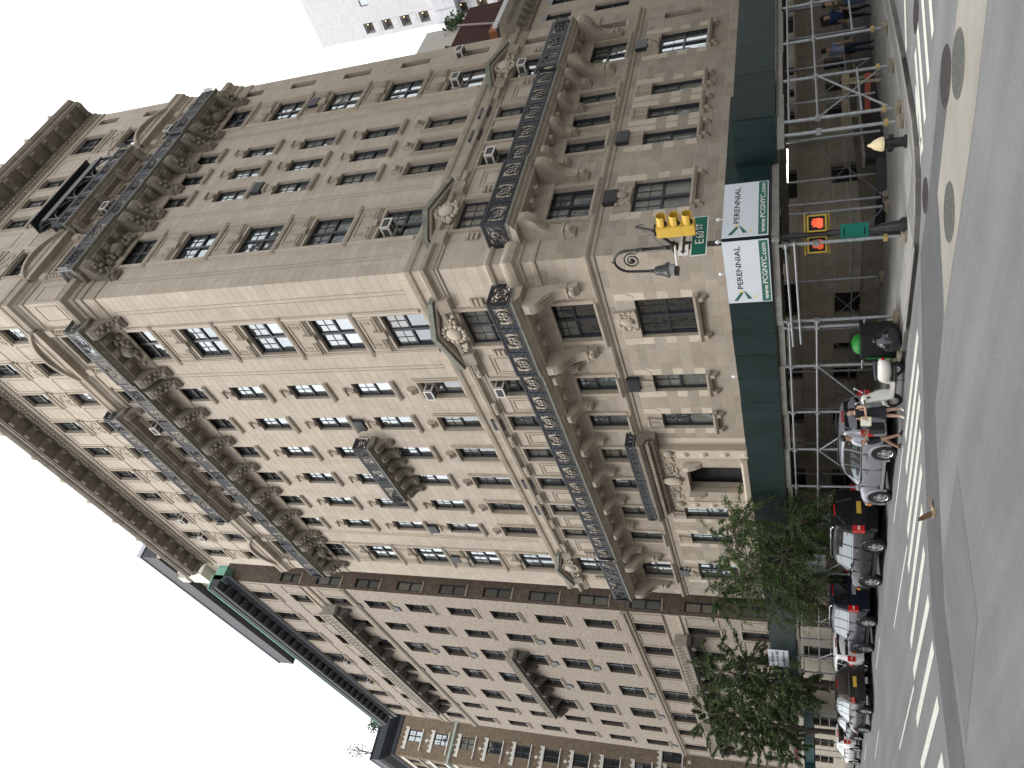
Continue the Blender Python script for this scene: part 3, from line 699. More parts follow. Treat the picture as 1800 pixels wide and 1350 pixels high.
for F_, gaps in ((FA, [(2.95 + 2.81 * k, 4.25 + 2.81 * k) for k in range(9)]), (FB, [(5.0, 6.6), (12.5, 14.2)])):
    for a, b in gaps:
        v = MB(F_)
        for z0, z1 in ((42.4, 44.4), (45.9, 48.2)):
            for x0, x1, y0, y1 in ((a + .1, b - .1, z1 - .05, z1), (a + .1, b - .1, z0, z0 + .05), (a + .1, a + .15, z0 + .05, z1 - .05), (b - .15, b - .1, z0 + .05, z1 - .05)): v.box(x0, x1, -.01, .025, y0, y1)
        v.build('wall_panel', LIMET, B1)
v = MB()
for F_ in (FA, FB):
    v.F = F_
    for x0, x1, y0, y1 in ((.2, 1.3, 38.5, 38.56), (.2, 1.3, 40.0, 40.06), (.2, .26, 38.56, 40.0), (1.24, 1.3, 38.56, 40.0), (.15, 1.2, 35.96, 36.0)): v.box(x0, x1, -.01, .03, y0, y1)
v.build('wall_panel', LIMET, B1)
# dark iron canopy behind the upper side street balcony
v = MB(FB); v.prism([(.02, 44.3), (.5, 44.0), (.75, 43.6), (.78, 43.2), (.70, 43.1), (.62, 43.5), (.4, 43.85), (.02, 44.1)], 6.3, 12.2)
v.box(6.2, 12.3, .02, .82, 44.28, 44.36); v.box(6.2, 12.3, .70, .84, 43.0, 43.14)
for s in (6.3, 8.25, 10.25, 12.2):
    v.box(s - .06, s + .06, .68, .8, 41.1, 43.1); v.tube([(s, .74, 42.2), (s + .4, .74, 42.75), (s + .9, .74, 42.98)], .04, 5); v.tube([(s, .74, 42.2), (s - .4, .74, 42.75), (s - .9, .74, 42.98)], .04, 5)
v.build('balcony_canopy', COP, B1)
# the carved doorway surround on the avenue side
v = MB(FA); v.box(12.45, 13.95, -.02, .30, 0, 8.55); v.box(16.25, 17.8, -.02, .30, 0, 8.55); v.box(13.95, 16.25, -.02, .30, 8.3, 8.55); v.box(12.45, 17.8, .0, .30, 8.55, 9.45); v.build('portal_frame', LIMET, B1)
for x0, x1 in ((12.45, 13.1), (17.15, 17.8)):
    v = MB(FA); v.box(x0, x1, .30, .36, 3.4, 8.6)
    for z in (4.4, 5.35, 6.3, 7.3, 8.2): v.lathe([(.2, 0), (.2, .03), (.13, .05), (.1, .09), (.02, .1)], ((x0 + x1) / 2, .36, z), 10, 'y')
    v.build('portal_pilaster', PALE, B1)
v = MB(FA)
for i in range(70): v.ball((rn.uniform(13.1, 17.2), .31, rn.uniform(8.72, 9.36)), (rn.uniform(.06, .12), .07, rn.uniform(.05, .11)), 6, 4)
for x in (13.9, 14.4, 15.8, 16.3): v.F = FA; v.tube([(x + .2 * math.cos(R(t)) * (1 - t / 700), .34, 9.05 + .22 * math.sin(R(t)) * (1 - t / 700)) for t in range(0, 540, 30)], .035, 5)
for x in (12.75, 17.45): v.ball((x, .36, 9.0), (.22, .1, .24), 8, 5)
v.build('carved_frieze', LIMET, B1, smooth=50)
v = MB(FA); v.ball((15.1, .42, 9.12), (.33, .12, .52), 14, 8); v.build('oval_cartouche', PALE, B1, smooth=50)
v = MB(FA)
for x in (13.75, 16.45): v.prism([(.3, 8.4), (.62, 8.4), (.62, 8.15), (.5, 7.8), (.36, 7.55), (.3, 7.5)], x - .17, x + .17)
v.prism([(-.3, 5.3), (.5, 5.3), (.55, 5.5), (.5, 5.6), (-.3, 5.62)], 13.2, 17.0); v.build('portal_bracket', PALE, B1)
v = MB(FA); v.prism([(0, 9.45), (.36, 9.45), (.40, 9.7), (.46, 9.75), (.52, 9.9), (.80, 9.98), (.92, 10.15), (.92, 10.28), (.3, 10.36), (0, 10.36)], 11.3, 18.4); v.build('portal_cornice', LIMED, B1)
v = MB(FA)
for i in range(40): v.block(11.6 + i * .165, 11.69 + i * .165, .40, .5, 9.56, 9.7)
for i in range(52): v.block(11.45 + i * .13, 11.52 + i * .13, .5, .74, 9.76, 9.92)
v.build('portal_dentil', LIMET, B1, kind='stuff')
railing(FA, 11.35, 18.35, .84, 10.36, .48, 'main', .78); rail_return(FA, 11.35, .1, .84, 10.36, .48); rail_return(FA, 18.35, .1, .84, 10.36, .48)
window(B1, 'A', 15.1, 5.6, 2.3, 2.7, .5, 2, True, True, 0)
# dark louvre boxes under some sills
for F_, s, z in ((FA, 7.6, 9.95), (FB, 3.4, 9.95), (FB, 7.6, 9.95), (FB, 15.6, 9.95), (FA, 25.9, 9.95), (FA, 10.5, 17.45), (FA, 16.1, 17.45), (FA, 18.95, 17.45), (FB, 9.5, 17.45), (FB, 11.5, 17.45), (FA, 10.5, 25.6), (FB, 7.6, 29.5), (FA, 21.8, 25.6), (FB, 15.7, 29.4), (FA, 25.9, 25.5)):
    v = MB(F_); v.box(s - .42, s + .42, .0, .21, z - .38, z + .18)
    for i in range(4): v.box(s - .38, s + .38, .21, .225, z - .3 + i * .12, z - .25 + i * .12)
    v.build('vent_grille', FRAME, B1)
# open downpipe wires / flagpole stubs are left to the small details below
# ------------------------------------------------------------------ ground, road, pavements
def structure(o): o['kind'] = 'structure'; return o
RZ = -.13
ASPH = mat('asphalt', (.125, .128, .132), .85, .10, .9, .5, 60, spec=.3)
def roadmat():
    M = mat('asphalt_road', (.215, .217, .219), .85, .0, spec=.3); t = M.node_tree; L = t.links.new; p = t.nodes['Principled BSDF']
    geo = [n for n in t.nodes if n.type == 'NEW_GEOMETRY'][0]
    def noise(sc, d, r): n = N(t, 'ShaderNodeTexNoise'); n.inputs['Scale'].default_value = sc; n.inputs['Detail'].default_value = d; n.inputs['Roughness'].default_value = r; L(geo.outputs['Position'], n.inputs['Vector']); return n
    def rng(s, a, b, lo, hi): n = N(t, 'ShaderNodeMapRange'); n.inputs[1].default_value = a; n.inputs[2].default_value = b; n.inputs[3].default_value = lo; n.inputs[4].default_value = hi; L(s, n.inputs[0]); return n.outputs[0]
    def mul(a, b): n = N(t, 'ShaderNodeMath', operation='MULTIPLY'); L(a, n.inputs[0]); L(b, n.inputs[1]); return n.outputs[0]
    n1 = noise(.35, 5, .6); n2 = noise(45, 3, .7)
    vo = N(t, 'ShaderNodeTexVoronoi'); vo.inputs['Scale'].default_value = 22; L(geo.outputs['Position'], vo.inputs['Vector'])
    # wheel-polished lanes run along the avenue
    mpn = N(t, 'ShaderNodeMapping'); mpn.inputs['Scale'].default_value = (.05, 1.1, 1); L(geo.outputs['Position'], mpn.inputs['Vector'])
    n4 = N(t, 'ShaderNodeTexNoise'); n4.inputs['Scale'].default_value = 1.0; n4.inputs['Detail'].default_value = 4; L(mpn.outputs[0], n4.inputs['Vector'])
    f = mul(mul(rng(n1.outputs['Fac'], .3, .7, .88, 1.12), rng(n2.outputs['Fac'], .25, .75, .72, 1.3)), mul(rng(vo.outputs['Distance'], 0, .5, 1.12, .92), rng(n4.outputs['Fac'], .35, .65, .9, 1.1)))
    vm = N(t, 'ShaderNodeVectorMath', operation='SCALE'); vm.inputs[0].default_value = (.215, .217, .219); L(f, vm.inputs['Scale']); L(vm.outputs[0], p.inputs['Base Color'])
    b = N(t, 'ShaderNodeBump'); b.inputs['Strength'].default_value = .5; b.inputs['Distance'].default_value = .012; L(n2.outputs['Fac'], b.inputs['Height']); L(b.outputs[0], p.inputs['Normal'])
    return M
ROADM = roadmat()
g = MB(); g.box(-700, 700, -700, 700, -1.2, RZ - .004); structure(g.build('ground', mat('ground_far', (.12, .12, .12), .9, .1, .2)))
r = MB(); r.add([(-400, -60, RZ), (60, -60, RZ), (60, 200, RZ), (-400, 200, RZ)], [(0, 1, 2, 3)]); road = structure(r.build('road', ROADM))
SIDEM = mat('concrete_pavement', (.33, .325, .305), .85, .14, 1.1, .25, 40, isl=.06, stain=.0)
KERB = mat('steel_faced_kerb', (.30, .29, .26), .8, .18, 4, .2, 20, isl=.1)
edge = [(-160, -4.72), (-3.0, -4.72), (-1.6, -5.05), (-.6, -5.6), (.6, -5.92), (2.6, -5.98), (4.4, -5.95), (5.3, -5.72), (6.05, -5.22), (6.5, -4.6), (6.75, -3.7), (6.85, -1), (6.72, 3), (6.7, 160)]
pv = MB(); pv.slab([(-160, .0)] + edge + [(0, 160), (0, 0)], RZ - .02, -.012); side = structure(pv.build('sidewalk', mat('pavement_joint', (.22, .215, .2), .9, .1, 2)))
# kerb stones
for (a, b) in zip(edge[:-1], edge[1:]):
    A_, B_ = Vector(a), Vector(b); d = B_ - A_; Ln = d.length; d.normalize(); nrm = Vector((-d.y, d.x))
    n = max(1, min(26, round(Ln / 1.5))); n = n if Ln < 60 else 40
    seg = min(Ln, 60) / n
    for i in range(n):
        p0 = (B_ - d * (i + 1) * seg) if a[0] < -100 else (A_ + d * i * seg); p1 = p0 + d * (seg - .014)
        k = MB(); k.slab([tuple(p0), tuple(p1), tuple(p1 + nrm * .16), tuple(p0 + nrm * .16)], RZ - .03, .004); k.build('kerb_stone', KERB, side)
# paving slabs near the corner
ed = [Vector(e) for e in edge]
def inside(x, y):
    if x < 0 and y > -.02: return False
    if x >= 0 and y > 0 and x < .02: return False
    c = False; P = [(-160, 0)] + edge + [(0, 160), (0, 0)]
    for i in range(len(P)):
        x1, y1 = P[i]; x2, y2 = P[i - 1]
        if (y1 > y) != (y2 > y) and x < (x2 - x1) * (y - y1) / (y2 - y1) + x1: c = not c
    return c
sl = MB(); sl.block(-.5, .5, 0, 0, 0, 0)
slab_me = MB(); slab_me.box(-.5, .5, -.5, .5, -.02, 0); slab_me = slab_me.mesh('paving_slab', SIDEM)
def frange(a, b, s):
    while a < b - 1e-6: yield a; a += s
S_ = 1.52
for x in frange(-13.68, 6.9, S_):
    for y in frange(-6.08, 14, S_):
        cs = [(x + .17, y + .17), (x + S_ - .17, y + .17), (x + .17, y + S_ - .17), (x + S_ - .17, y + S_ - .17)]
        if all(inside(*c) for c in cs) and (x + S_ > 0 or y < 0): ob('paving_slab', slab_me, side, (x + S_ / 2, y + S_ / 2, 0), 0, (S_ - .018, S_ - .018, 1))
# road surface pieces: darker trench strip, concrete gutter strip, patches
TR_M = mat('asphalt_trench', (.118, .120, .124), .85, .12, .8, .35, 50)
CONC = mat('concrete_strip', (.325, .308, .272), .85, .12, 1.0, .3, 35)
def sheet(name, pts, z, M, parent=road):
    s = MB(); s.add([(x, y, z) for x, y in pts], [list(range(len(pts)))]); return s.build(name, M, parent)
sheet('trench_patch', [(9.2, -6.0), (8.49, -6.19), (6.49, -6.37), (4.53, -6.31), (3.74, -7.17), (1.95, -9.05), (.04, -11.45), (-.98, -13.47), (-1.06, -15.67), (-1.3, -19), (-1.4, -30), (1.0, -30), (.86, -17.2), (.9, -15.5), (1.0, -13.9), (2.0, -12.37), (3.38, -10.16), (5.75, -9.63), (6.58, -8.61), (7.26, -7.38), (9.14, -7.22)], RZ + .004, TR_M)
sheet('concrete_strip', [(30, -8.5), (11.24, -6.97), (9.14, -7.22), (7.26, -7.38), (6.98, -7.97), (6.58, -8.61), (5.94, -9.77), (7.52, -9.67), (8.38, -9.68), (10.62, -9.56), (12.32, -9.23), (30, -11.5)], RZ + .004, CONC)
sheet('old_asphalt_patch', [(4.7, -12.6), (4.3, -15.6), (1.3, -16.9), (1.5, -13.2)], RZ + .004, mat('asphalt_old', (.172, .174, .177), .9, .12, .7, .4, 45))
# painted markings
PAINT = mat('road_paint', (.70, .70, .64), .75, .16, 7, .1, 40)
def rect2(a, b, wd):
    a, b = Vector(a), Vector(b); d = (b - a).normalized(); n = Vector((-d.y, d.x)) * wd / 2
    return [tuple(a + n), tuple(b + n), tuple(b - n), tuple(a - n)]
# crosswalk over the avenue (bars run along the avenue)
def bar(p, q, wd): sheet('crosswalk_bar', rect2(p, q, wd), RZ + .008, PAINT)
for L_, R_ in (((-1.7, -7.38), (2.72, -7.22)), ((-2.34, -8.10), (2.15, -7.86)), ((-2.99, -8.81), (1.71, -8.50)), ((-3.62, -9.49), (1.12, -9.18)), ((-4.35, -10.26), (.5, -9.88)), ((-5.13, -11.12), (-.22, -10.64)), ((-5.67, -12.03), (-.78, -11.53)), ((-5.75, -12.9), (-1.07, -12.75)), ((-6.22, -14.1), (-1.3, -13.85)), ((-6.3, -15.3), (-1.6, -15.08)), ((-6.4, -16.5), (-1.96, -16.25)), ((-6.5, -17.7), (-2.1, -17.5)), ((-6.6, -19.0), (-2.2, -18.8))):
    bar(L_, R_, .34)
# crosswalk over the side street
for p, q in (((9.6, 2.3), (7.0, -.95)), ((8.53, -2.32), (7.45, -4.95)), ((7.83, -2.51), (6.66, -5.03)), ((7.30, -3.12), (5.73, -5.22)), ((6.75, -4.55), (5.02, -5.45)), ((9.75, -1.9), (8.4, -4.86)), ((10.9, -1.6), (9.42, -4.76)), ((9.6, .6), (9.05, -1.2)), ((12.0, -1.6), (10.6, -4.7))):
    bar(p, q, .33)
for a, b in (((-2.4, -7.2), (-6.8, -7.24)), ((-16.3, -7.45), (-19.7, -7.48)), ((-30.6, -7.6), (-33.5, -7.65)), ((-4.0, -9.66), (-10.0, -9.64)), ((-20.7, -9.9), (-24.7, -10.0)), ((-6.0, -13.15), (-11.95, -13.18)), ((-40, -9.9), (-46, -9.9)), ((-20, -13.2), (-26, -13.2))):
    sheet('lane_line', rect2(a, b, .13), RZ + .008, PAINT)
# manhole covers
MH = mat('cast_iron_cover', (.16, .165, .15), .6, .3, 12, .4, 30, metal=.3)
MHD = mat('cast_iron_cover_worn', (.09, .08, .08), .6, .3, 12, .4, 30, metal=.3)
def manhole(c, r_, M, label, ring=True):
    v = MB(); v.lathe([(r_, 0), (r_, .010), (r_ * .93, .014), (r_ * .93, .008), (r_ * .9, .008), (r_ * .9, .013), (0.01, .013)], n=28); o = v.build('manhole_cover', M, smooth=30); o.location = (*c, RZ + .004)
    tag(o, label, 'manhole cover', 'manhole covers in the road')
    if ring:
        v = MB(); n = 6
        for i in range(-n, n + 1):
            y = i * r_ * .85 / n; h = math.sqrt(max(0, (r_ * .85) ** 2 - y * y)); v.box(-h, h, y - .012, y + .012, .0, .018)
        v.build('cover_grid', M, o)
manhole((10.42, -7.72), .62, MH, 'large grey round manhole cover in the pale concrete strip farthest from the corner')
manhole((7.85, -8.75), .60, MH, 'grey round manhole cover where the pale concrete strip tapers off')
manhole((9.58, -6.70), .60, MHD, 'worn manhole cover with a raised rim between the side crosswalk and the concrete strip')
manhole((6.15, -6.02), .42, MHD, 'small dark manhole cover beside the end of the side street crosswalk')
manhole((8.55, -2.1), .45, MHD, 'dark manhole cover lying across the bars of the side street crosswalk')
# ------------------------------------------------------------------ second apartment building on the avenue
B2O = thing('apartment_building', 'buff brick apartment building next along the avenue with dark copper cornice', 'building')
S0, S1 = 32.7, 66.9
C2 = [(34.65, 36.1), (38.9, 40.4), (43.1, 45.3), (48.4, 50.8), (54.0, 56.4), (58.9, 60.4), (63.35, 64.9)]
R2 = [(4.7, 7.1), (8.55, 10.8), (12.4, 14.6), (16.15, 18.4), (19.9, 22.2), (23.6, 25.9), (27.33, 29.6), (31.1, 33.3), (34.87, 37.1), (38.5, 40.8), (42.4, 44.4), (46.0, 48.45)]
h2 = [(a, b, c, d) for a, b in C2 for c, d in R2] + [(50.2, 52.6, 0, 3.0), (36, 38, 1, 3.2), (42, 44, 1, 3.2), (56, 58, 1, 3.2), (61, 63, 1, 3.2)]
v = MB(FA); wallgrid(v, S0, S1, 4.2, 50.2, h2, 0.0); v.build('brick_wall', B2, B2O)
v = MB(FA); wallgrid(v, S0, S1, 0, 4.2, h2, .06)
for z in (.7, 1.4, 2.1, 2.8, 3.5): v.box(S0, S1, .05, .075, z - .02, z + .02)
v.prism([(.06, 3.9), (.25, 4.0), (.3, 4.2), (0, 4.22)], S0, S1); v.build('stone_base', mat('base_stone_pale', (.47, .43, .36), .85, .1, 1.2, .1), B2O)
REV2 = mat('reveal_brown', (.13, .105, .085), .9, .25, 6)
reveals(B2O, FA, math.pi, [h for h in h2 if h[2] > 4], REV2); reveals(B2O, FA, math.pi, [h for h in h2 if h[2] <= 4], REV2, .4, .06)
v = MB(); v.box(-S1 + .4, -S0 - .4, .4, 22, 0, 50); v.build('interior', CORE, B2O)
def aw(parent, ws, **k):
    for a, b, c, d in ws: window(parent, 'A', (a + b) / 2, c, b - a, d - c, .28, 2 if b - a > 2 else 1, True, **k)
aw(B2O, [h for h in h2 if 11 < h[2]]); aw(B2O, [h for h in h2 if h[2] <= 11], low=True)
for a, b, c, d in h2:
    if c > 4.2:
        v = MB(FA); v.box(a - .16, b + .16, -.02, .13, c - .13, c - .005); v.box(a - .22, b + .22, -.02, .07, c - .28, c - .13); v.build('window_sill', TRIM2, B2O)
for (a, b), (c, d) in [(C2[2], R2[5]), (C2[3], R2[5]), (C2[2], R2[7]), (C2[3], R2[8]), (C2[2], R2[4]), (C2[3], R2[3]), (C2[4], R2[3]), (C2[0], R2[8]), (C2[4], R2[6]), (C2[6], R2[3]), (C2[1], R2[5]), (C2[2], R2[8]), (C2[0], R2[9]), (C2[3], R2[9]), (C2[5], R2[9])]:
    v = MB(FA); v.box((a + b) / 2 - .05, (a + b) / 2 + .72, 0, .09, c - .75, c - .3); v.build('vent_grille', FRAME, B2O)
def mould2(name, prof, M, sL=S1, sR=S0): v = MB(FA); v.prism(prof, sR, sL); return v.build(name, M, B2O)
mould2('string_course', [(0, 14.7), (.12, 14.75), (.16, 14.95), (.26, 15.0), (.3, 15.2), (0, 15.26)], TRIM2)
mould2('string_course', [(0, 11.1), (.08, 11.12), (.08, 11.25), (.06, 11.35), (.06, 12.2), (.14, 12.25), (.18, 12.35), (0, 12.38)], TRIM2)
mould2('string_course', [(0, 37.9), (.12, 37.95), (.2, 38.1), (.24, 38.32), (0, 38.4)], TRIM2)
mould2('string_course', [(0, 41.35), (.1, 41.4), (.16, 41.55), (.08, 41.62), (.08, 42.05), (.18, 42.1), (.2, 42.22), (0, 42.26)], TRIM2)
# framed brick panels between windows in the decorated storeys
for c, d in (R2[2], R2[1], R2[9], R2[11], R2[10], R2[0]):
    xs = [S0 + .3] + [x for ab in C2 for x in ab] + [S1 - .3]
    for a, b in zip(xs[0::2], xs[1::2]):
        a += .28 if a != S0 + .3 else 0; b -= .28 if b != S1 - .3 else 0
        v = MB(FA)
        for x0, x1, y0, y1 in ((a, b, d - .05, d), (a, b, c, c + .05), (a, a + .05, c + .05, d - .05), (b - .05, b, c + .05, d - .05)): v.box(x0, x1, -.01, .05, y0, y1)
        v.build('wall_panel', TRIM2, B2O)
# stone balconies on big scrolled brackets
STB = mat('balcony_stone', (.35, .315, .265), .9, .2, 3, .3, 14); STD = mat('balcony_stone_dark', (.10, .092, .08), .9, .25, 3, .3, 14)
brk = MB(); brk.prism([(0, 0), (.85, 0), (.85, -.25), (.6, -.5), (.3, -.75), (0, -.95)], -.28, .28); brk.ball((0, .72, -.28), (.3, .16, .16), 8, 5); brk = brk.mesh('balcony_bracket', STD, 35)
for a, b, z, H in ((36.0, 63.0, 10.95, 1.1), (42.3, 57.3, 26.15, .65), (36.2, 61.6, 40.5, 1.5)):
    v = MB(FA); v.prism([(0, z - .3), (.75, z - .3), (.8, z - .15), (.95, z - .1), (.95, z), (0, z)], a, b); v.build('balcony_slab', STD, B2O)
    v = MB(FA); v.box(a, b, .76, .90, z, z + H * .82); v.box(a - .03, b + .03, .72, .95, z + H * .82, z + H * .95); v.box(a, a + .14, 0, .76, z, z + H * .82); v.box(b - .14, b, 0, .76, z, z + H * .82); v.build('balcony_parapet', STB, B2O)
    n = int((b - a) / .62); v = MB(FA)
    for i in range(n):
        x = a + .31 + i * .62; v.tube([(x + .2 * math.cos(R(t)) * (1 - t / 900), .92, z + H * .42 + H * .28 * math.sin(R(t)) * (1 - t / 900)) for t in range(0, 480, 40)], .03, 4); v.box(x + .27, x + .35, .90, .93, z + .08, z + H * .76)
    v.build('carved_frieze', STB, B2O)
    n = max(2, round((b - a) / 3.05))
    for i in range(n + 1): ob('balcony_bracket', brk, B2O, FA(a + .5 + i * (b - a - 1) / n, 0, z - .3), math.pi)
v = MB(FA); v.prism([(0, 48.5), (.1, 48.55), (.14, 49.0), (.3, 49.1), (.34, 49.5), (1.1, 49.62), (1.15, 49.9), (1.25, 50.0), (1.3, 50.3), (0, 50.4)], S0 - .9, S1 + .9); v.build('roof_cornice', COP, B2O)
v = MB(FA); v.prism([(1.24, 50.28), (1.34, 50.3), (1.34, 50.42), (0, 50.5), (0, 50.4)], S0 - .95, S1 + .95); v.build('cornice_edge', VERD, B2O)
v = MB(); v.box(-S0 + .0, -S0 + .9, -.4, .9, 49.4, 50.3); v.build('cornice_return', VERD, B2O)
cb = MB(); cb.prism([(.3, 0), (1.0, 0), (1.0, -.12), (.5, -.34), (.3, -.36)], -.16, .16); cbm = cb.mesh('cornice_bracket', COP)
for i in range(27): ob('cornice_bracket', cbm, B2O, FA(S0 + .3 + i * (S1 - S0 - .6) / 26, 0, 49.6), math.pi)
# side wall towards the alley
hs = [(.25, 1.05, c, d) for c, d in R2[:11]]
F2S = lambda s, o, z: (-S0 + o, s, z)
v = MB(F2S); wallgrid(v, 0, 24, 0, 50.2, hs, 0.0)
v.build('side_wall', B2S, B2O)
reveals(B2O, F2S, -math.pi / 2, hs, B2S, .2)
for a, b, c, d in hs:
    window(B2O, (lambda s, o, z: ((-S0 + o, s, z), -math.pi / 2)), (a + b) / 2, c, b - a, d - c, .14, 1, False, True); v = MB(F2S); v.box(a - .05, b + .08, 0, .06, c - .12, c); v.build('window_sill', TRIM2, B2O)
# penthouse set back on its roof
PH = mat('penthouse_dark', (.06, .06, .068), .6, .1, 2); PHW = mat('penthouse_cream', (.42, .37, .29), .8, .08, 1)
v = MB(); v.box(-58.6, -34.2, 2.6, 14, 50.2, 59.2); v.build('penthouse_wall', PHW, B2O)
v = MB(); v.box(-59.4, -33.4, 1.9, 15, 59.2, 61.1); v.build('penthouse_roof', PH, B2O)
v = MB(); v.box(-59.5, -33.3, 1.8, 15, 61.1, 61.6); v.build('roof_edge', mat('roof_edge_metal', (.45, .45, .5), .4, .05, metal=.4), B2O)
v = MB(); v.box(-37.5, -35.6, 1.6, 2.6, 55.5, 57.6); v.box(-37.2, -36.3, 1.4, 2.0, 57.7, 58.6); v.build('roof_vent', WHITE, B2O)

# ------------------------------------------------------------------ tan brick building across the next side street
B3O = thing('apartment_building', 'brown brick building with white stone lintels and diamonds, beyond the buff brick block', 'building')
X3, Y3 = -85.0, -.5
F3 = lambda s, o, z: (X3 + o, Y3 + s, z)
F3F = lambda s, o, z: (X3 - s, Y3 - o, z)
z3 = [47.3 - 3.95 * k for k in range(-2, 11)]
cols3 = [(1.95, 3.45), (6.4, 7.9)]
h3 = [(a + (.0), b, z - 2.05, z - .02) for a, b in cols3 for z in z3] + [(4.0, 5.4, 17.9, 20.3)]
v = MB(F3); wallgrid(v, 0, 24, 0, 56.6, h3, 0.0); v.build('brick_wall', B3, B3O)
v = MB(F3F); h3f = [(a, b, z - 2.05, z - .02) for a, b in ((1.6, 3.1), (4.6, 6.1)) for z in z3]; wallgrid(v, 0, 30, 0, 56.6, h3f, 0.0); v.build('brick_wall', B3F, B3O)
reveals(B3O, F3, -math.pi / 2, h3, B3, .25); reveals(B3O, F3F, math.pi, h3f, B3F, .25)
v = MB(); v.box(X3 - 28, X3 - .4, Y3 + .4, 23, 0, 56.5); v.build('interior', CORE, B3O)
f3 = lambda s, o, z: (F3(s, o, z), -math.pi / 2)
f3f = lambda s, o, z: (F3F(s, o, z), math.pi)
for a, b, c, d in h3: window(B3O, f3, (a + b) / 2, c, b - a, d - c, .18, 2, True)
for a, b, c, d in h3f: window(B3O, f3f, (a + b) / 2, c, b - a, d - c, .18, 2, True)
for F_, cs, hh in ((F3, cols3, h3), (F3F, ((1.6, 3.1), (4.6, 6.1)), h3f)):
    for a, b, c, d in hh:
        x0, x1 = a - 1.1, b + .3; v = MB(F_)
        v.box(x0, x1, -.02, .10, d + .02, d + .42)
        for i in range(5): v.box(x0 + .1 + i * (x1 - x0 - .3) / 4, x0 + .3 + i * (x1 - x0 - .3) / 4, -.02, .1, d + .42, d + .62)
        v.build('lintel', WHITE, B3O)
        v = MB(F_); v.box(x0, x1, -.02, .12, c - .16, c - .02); v.build('window_sill', WHITE, B3O)
        v = MB(F_); zc = c - .92; xm = (x0 + x1) / 2
        for q0, q1, q2, q3 in ((x0 + .2, x1 - .2, zc + .5, zc + .56), (x0 + .2, x1 - .2, zc - .56, zc - .5), (x0 + .2, x0 + .26, zc - .5, zc + .5), (x1 - .26, x1 - .2, zc - .5, zc + .5)): v.box(q0, q1, -.01, .05, q2, q3)
        v.build('wall_panel', B3 if F_ is F3 else B3F, B3O)
        v = MB(F_); v.plate([(xm - .26, zc), (xm, zc - .26), (xm + .26, zc), (xm, zc + .26)], -.02, .06); v.build('diamond_inset', WHITE, B3O)
prof = [(0, 56.4), (.15, 56.5), (.2, 57.0), (.5, 57.2), (1.0, 57.5), (1.3, 57.9), (1.35, 58.9), (1.5, 59.2), (0, 59.4)]
v = MB()
n = len(prof); vs = [(X3 - 30, Y3 - o, z) for o, z in prof] + [(X3 + o, Y3 - o, z) for o, z in prof] + [(X3 + o, 24, z) for o, z in prof]
v.add(vs, [[k * n + i, k * n + i + 1, (k + 1) * n + i + 1, (k + 1) * n + i] for k in range(2) for i in range(n - 1)]); v.build('roof_cornice', COP, B3O)
prof = [(0, 48.2), (.3, 48.3), (.35, 48.55), (0, 48.7)]; n = 4; v = MB(); vs = [(X3 - 30, Y3 - o, z) for o, z in prof] + [(X3 + o, Y3 - o, z) for o, z in prof] + [(X3 + o, 24, z) for o, z in prof]
v.add(vs, [[k * n + i, k * n + i + 1, (k + 1) * n + i + 1, (k + 1) * n + i] for k in range(2) for i in range(n - 1)]); v.build('string_course', mat('pale_green_stone', (.52, .60, .54), .8, .1, 2), B3O)
rn3 = random.Random(5)
LEAFD = mat('leaf_roof', (.055, .105, .035), .6, .35, 8, isl=.35)
def shrub(parent, c, r, n, name='roof_shrub', M=None, rnd=rn3, leaf=.22):
    v = MB()
    for i in range(n):
        d = Vector((rnd.gauss(0, 1), rnd.gauss(0, 1), rnd.gauss(0, 1))).normalized() * rnd.random() ** .45
        p = Vector(c) + Vector((d.x * r[0], d.y * r[1], d.z * r[2])); a = Vector((rnd.gauss(0, 1), rnd.gauss(0, 1), rnd.gauss(0, 1))).normalized(); b = a.orthogonal().normalized() * leaf * rnd.uniform(.5, 1); a = a * leaf * rnd.uniform(.4, .8)
        v.add([tuple(p - a), tuple(p + b * .5), tuple(p + a), tuple(p - b * .5)], [(0, 1, 2, 3)])
    return v.build(name, M or LEAFD, parent)
def rshrub(c, r, n, label, leaf=.22):
    o = shrub(None, (0, 0, 0), r, n, 'shrub', leaf=leaf); o.location = c; tag(o, label, 'shrub', 'roof garden shrubs')
    st = MB()
    for i in range(5): st.tube([(rn3.uniform(-.15, .15), rn3.uniform(-.15, .15), -r[2] * 1.05), (rn3.uniform(-.6, .6) * r[0], rn3.uniform(-.6, .6) * r[1], r[2] * .4)], [.05, .015], 4)
    st.build('stem', mat('stem_bark', (.09, .07, .05), .9, .2, 6), o)
rshrub((-31.6, 2.2, 52.0), (1.3, 1.3, 2.0), 900, 'dense dark shrub on the roof edge over the alley between the two avenue buildings')
rshrub((-41.5, 1.6, 52.6), (1.6, .8, 1.3), 700, 'round green shrub in front of the dark penthouse roof')
rshrub((-63.5, 1.2, 51.9), (1.2, .8, 1.6), 260, 'thin wispy bush on the far end of the dark copper cornice', .18)
rshrub((-84.0, 2.6, 60.3), (.9, 1.1, .9), 350, 'low green shrub on the brown brick roof nearest the buff building')
rshrub((-84.6, -.9, 62.0), (1.1, 1.0, 2.4), 260, 'tall wispy shrub on the outer corner of the brown brick roof', .2)

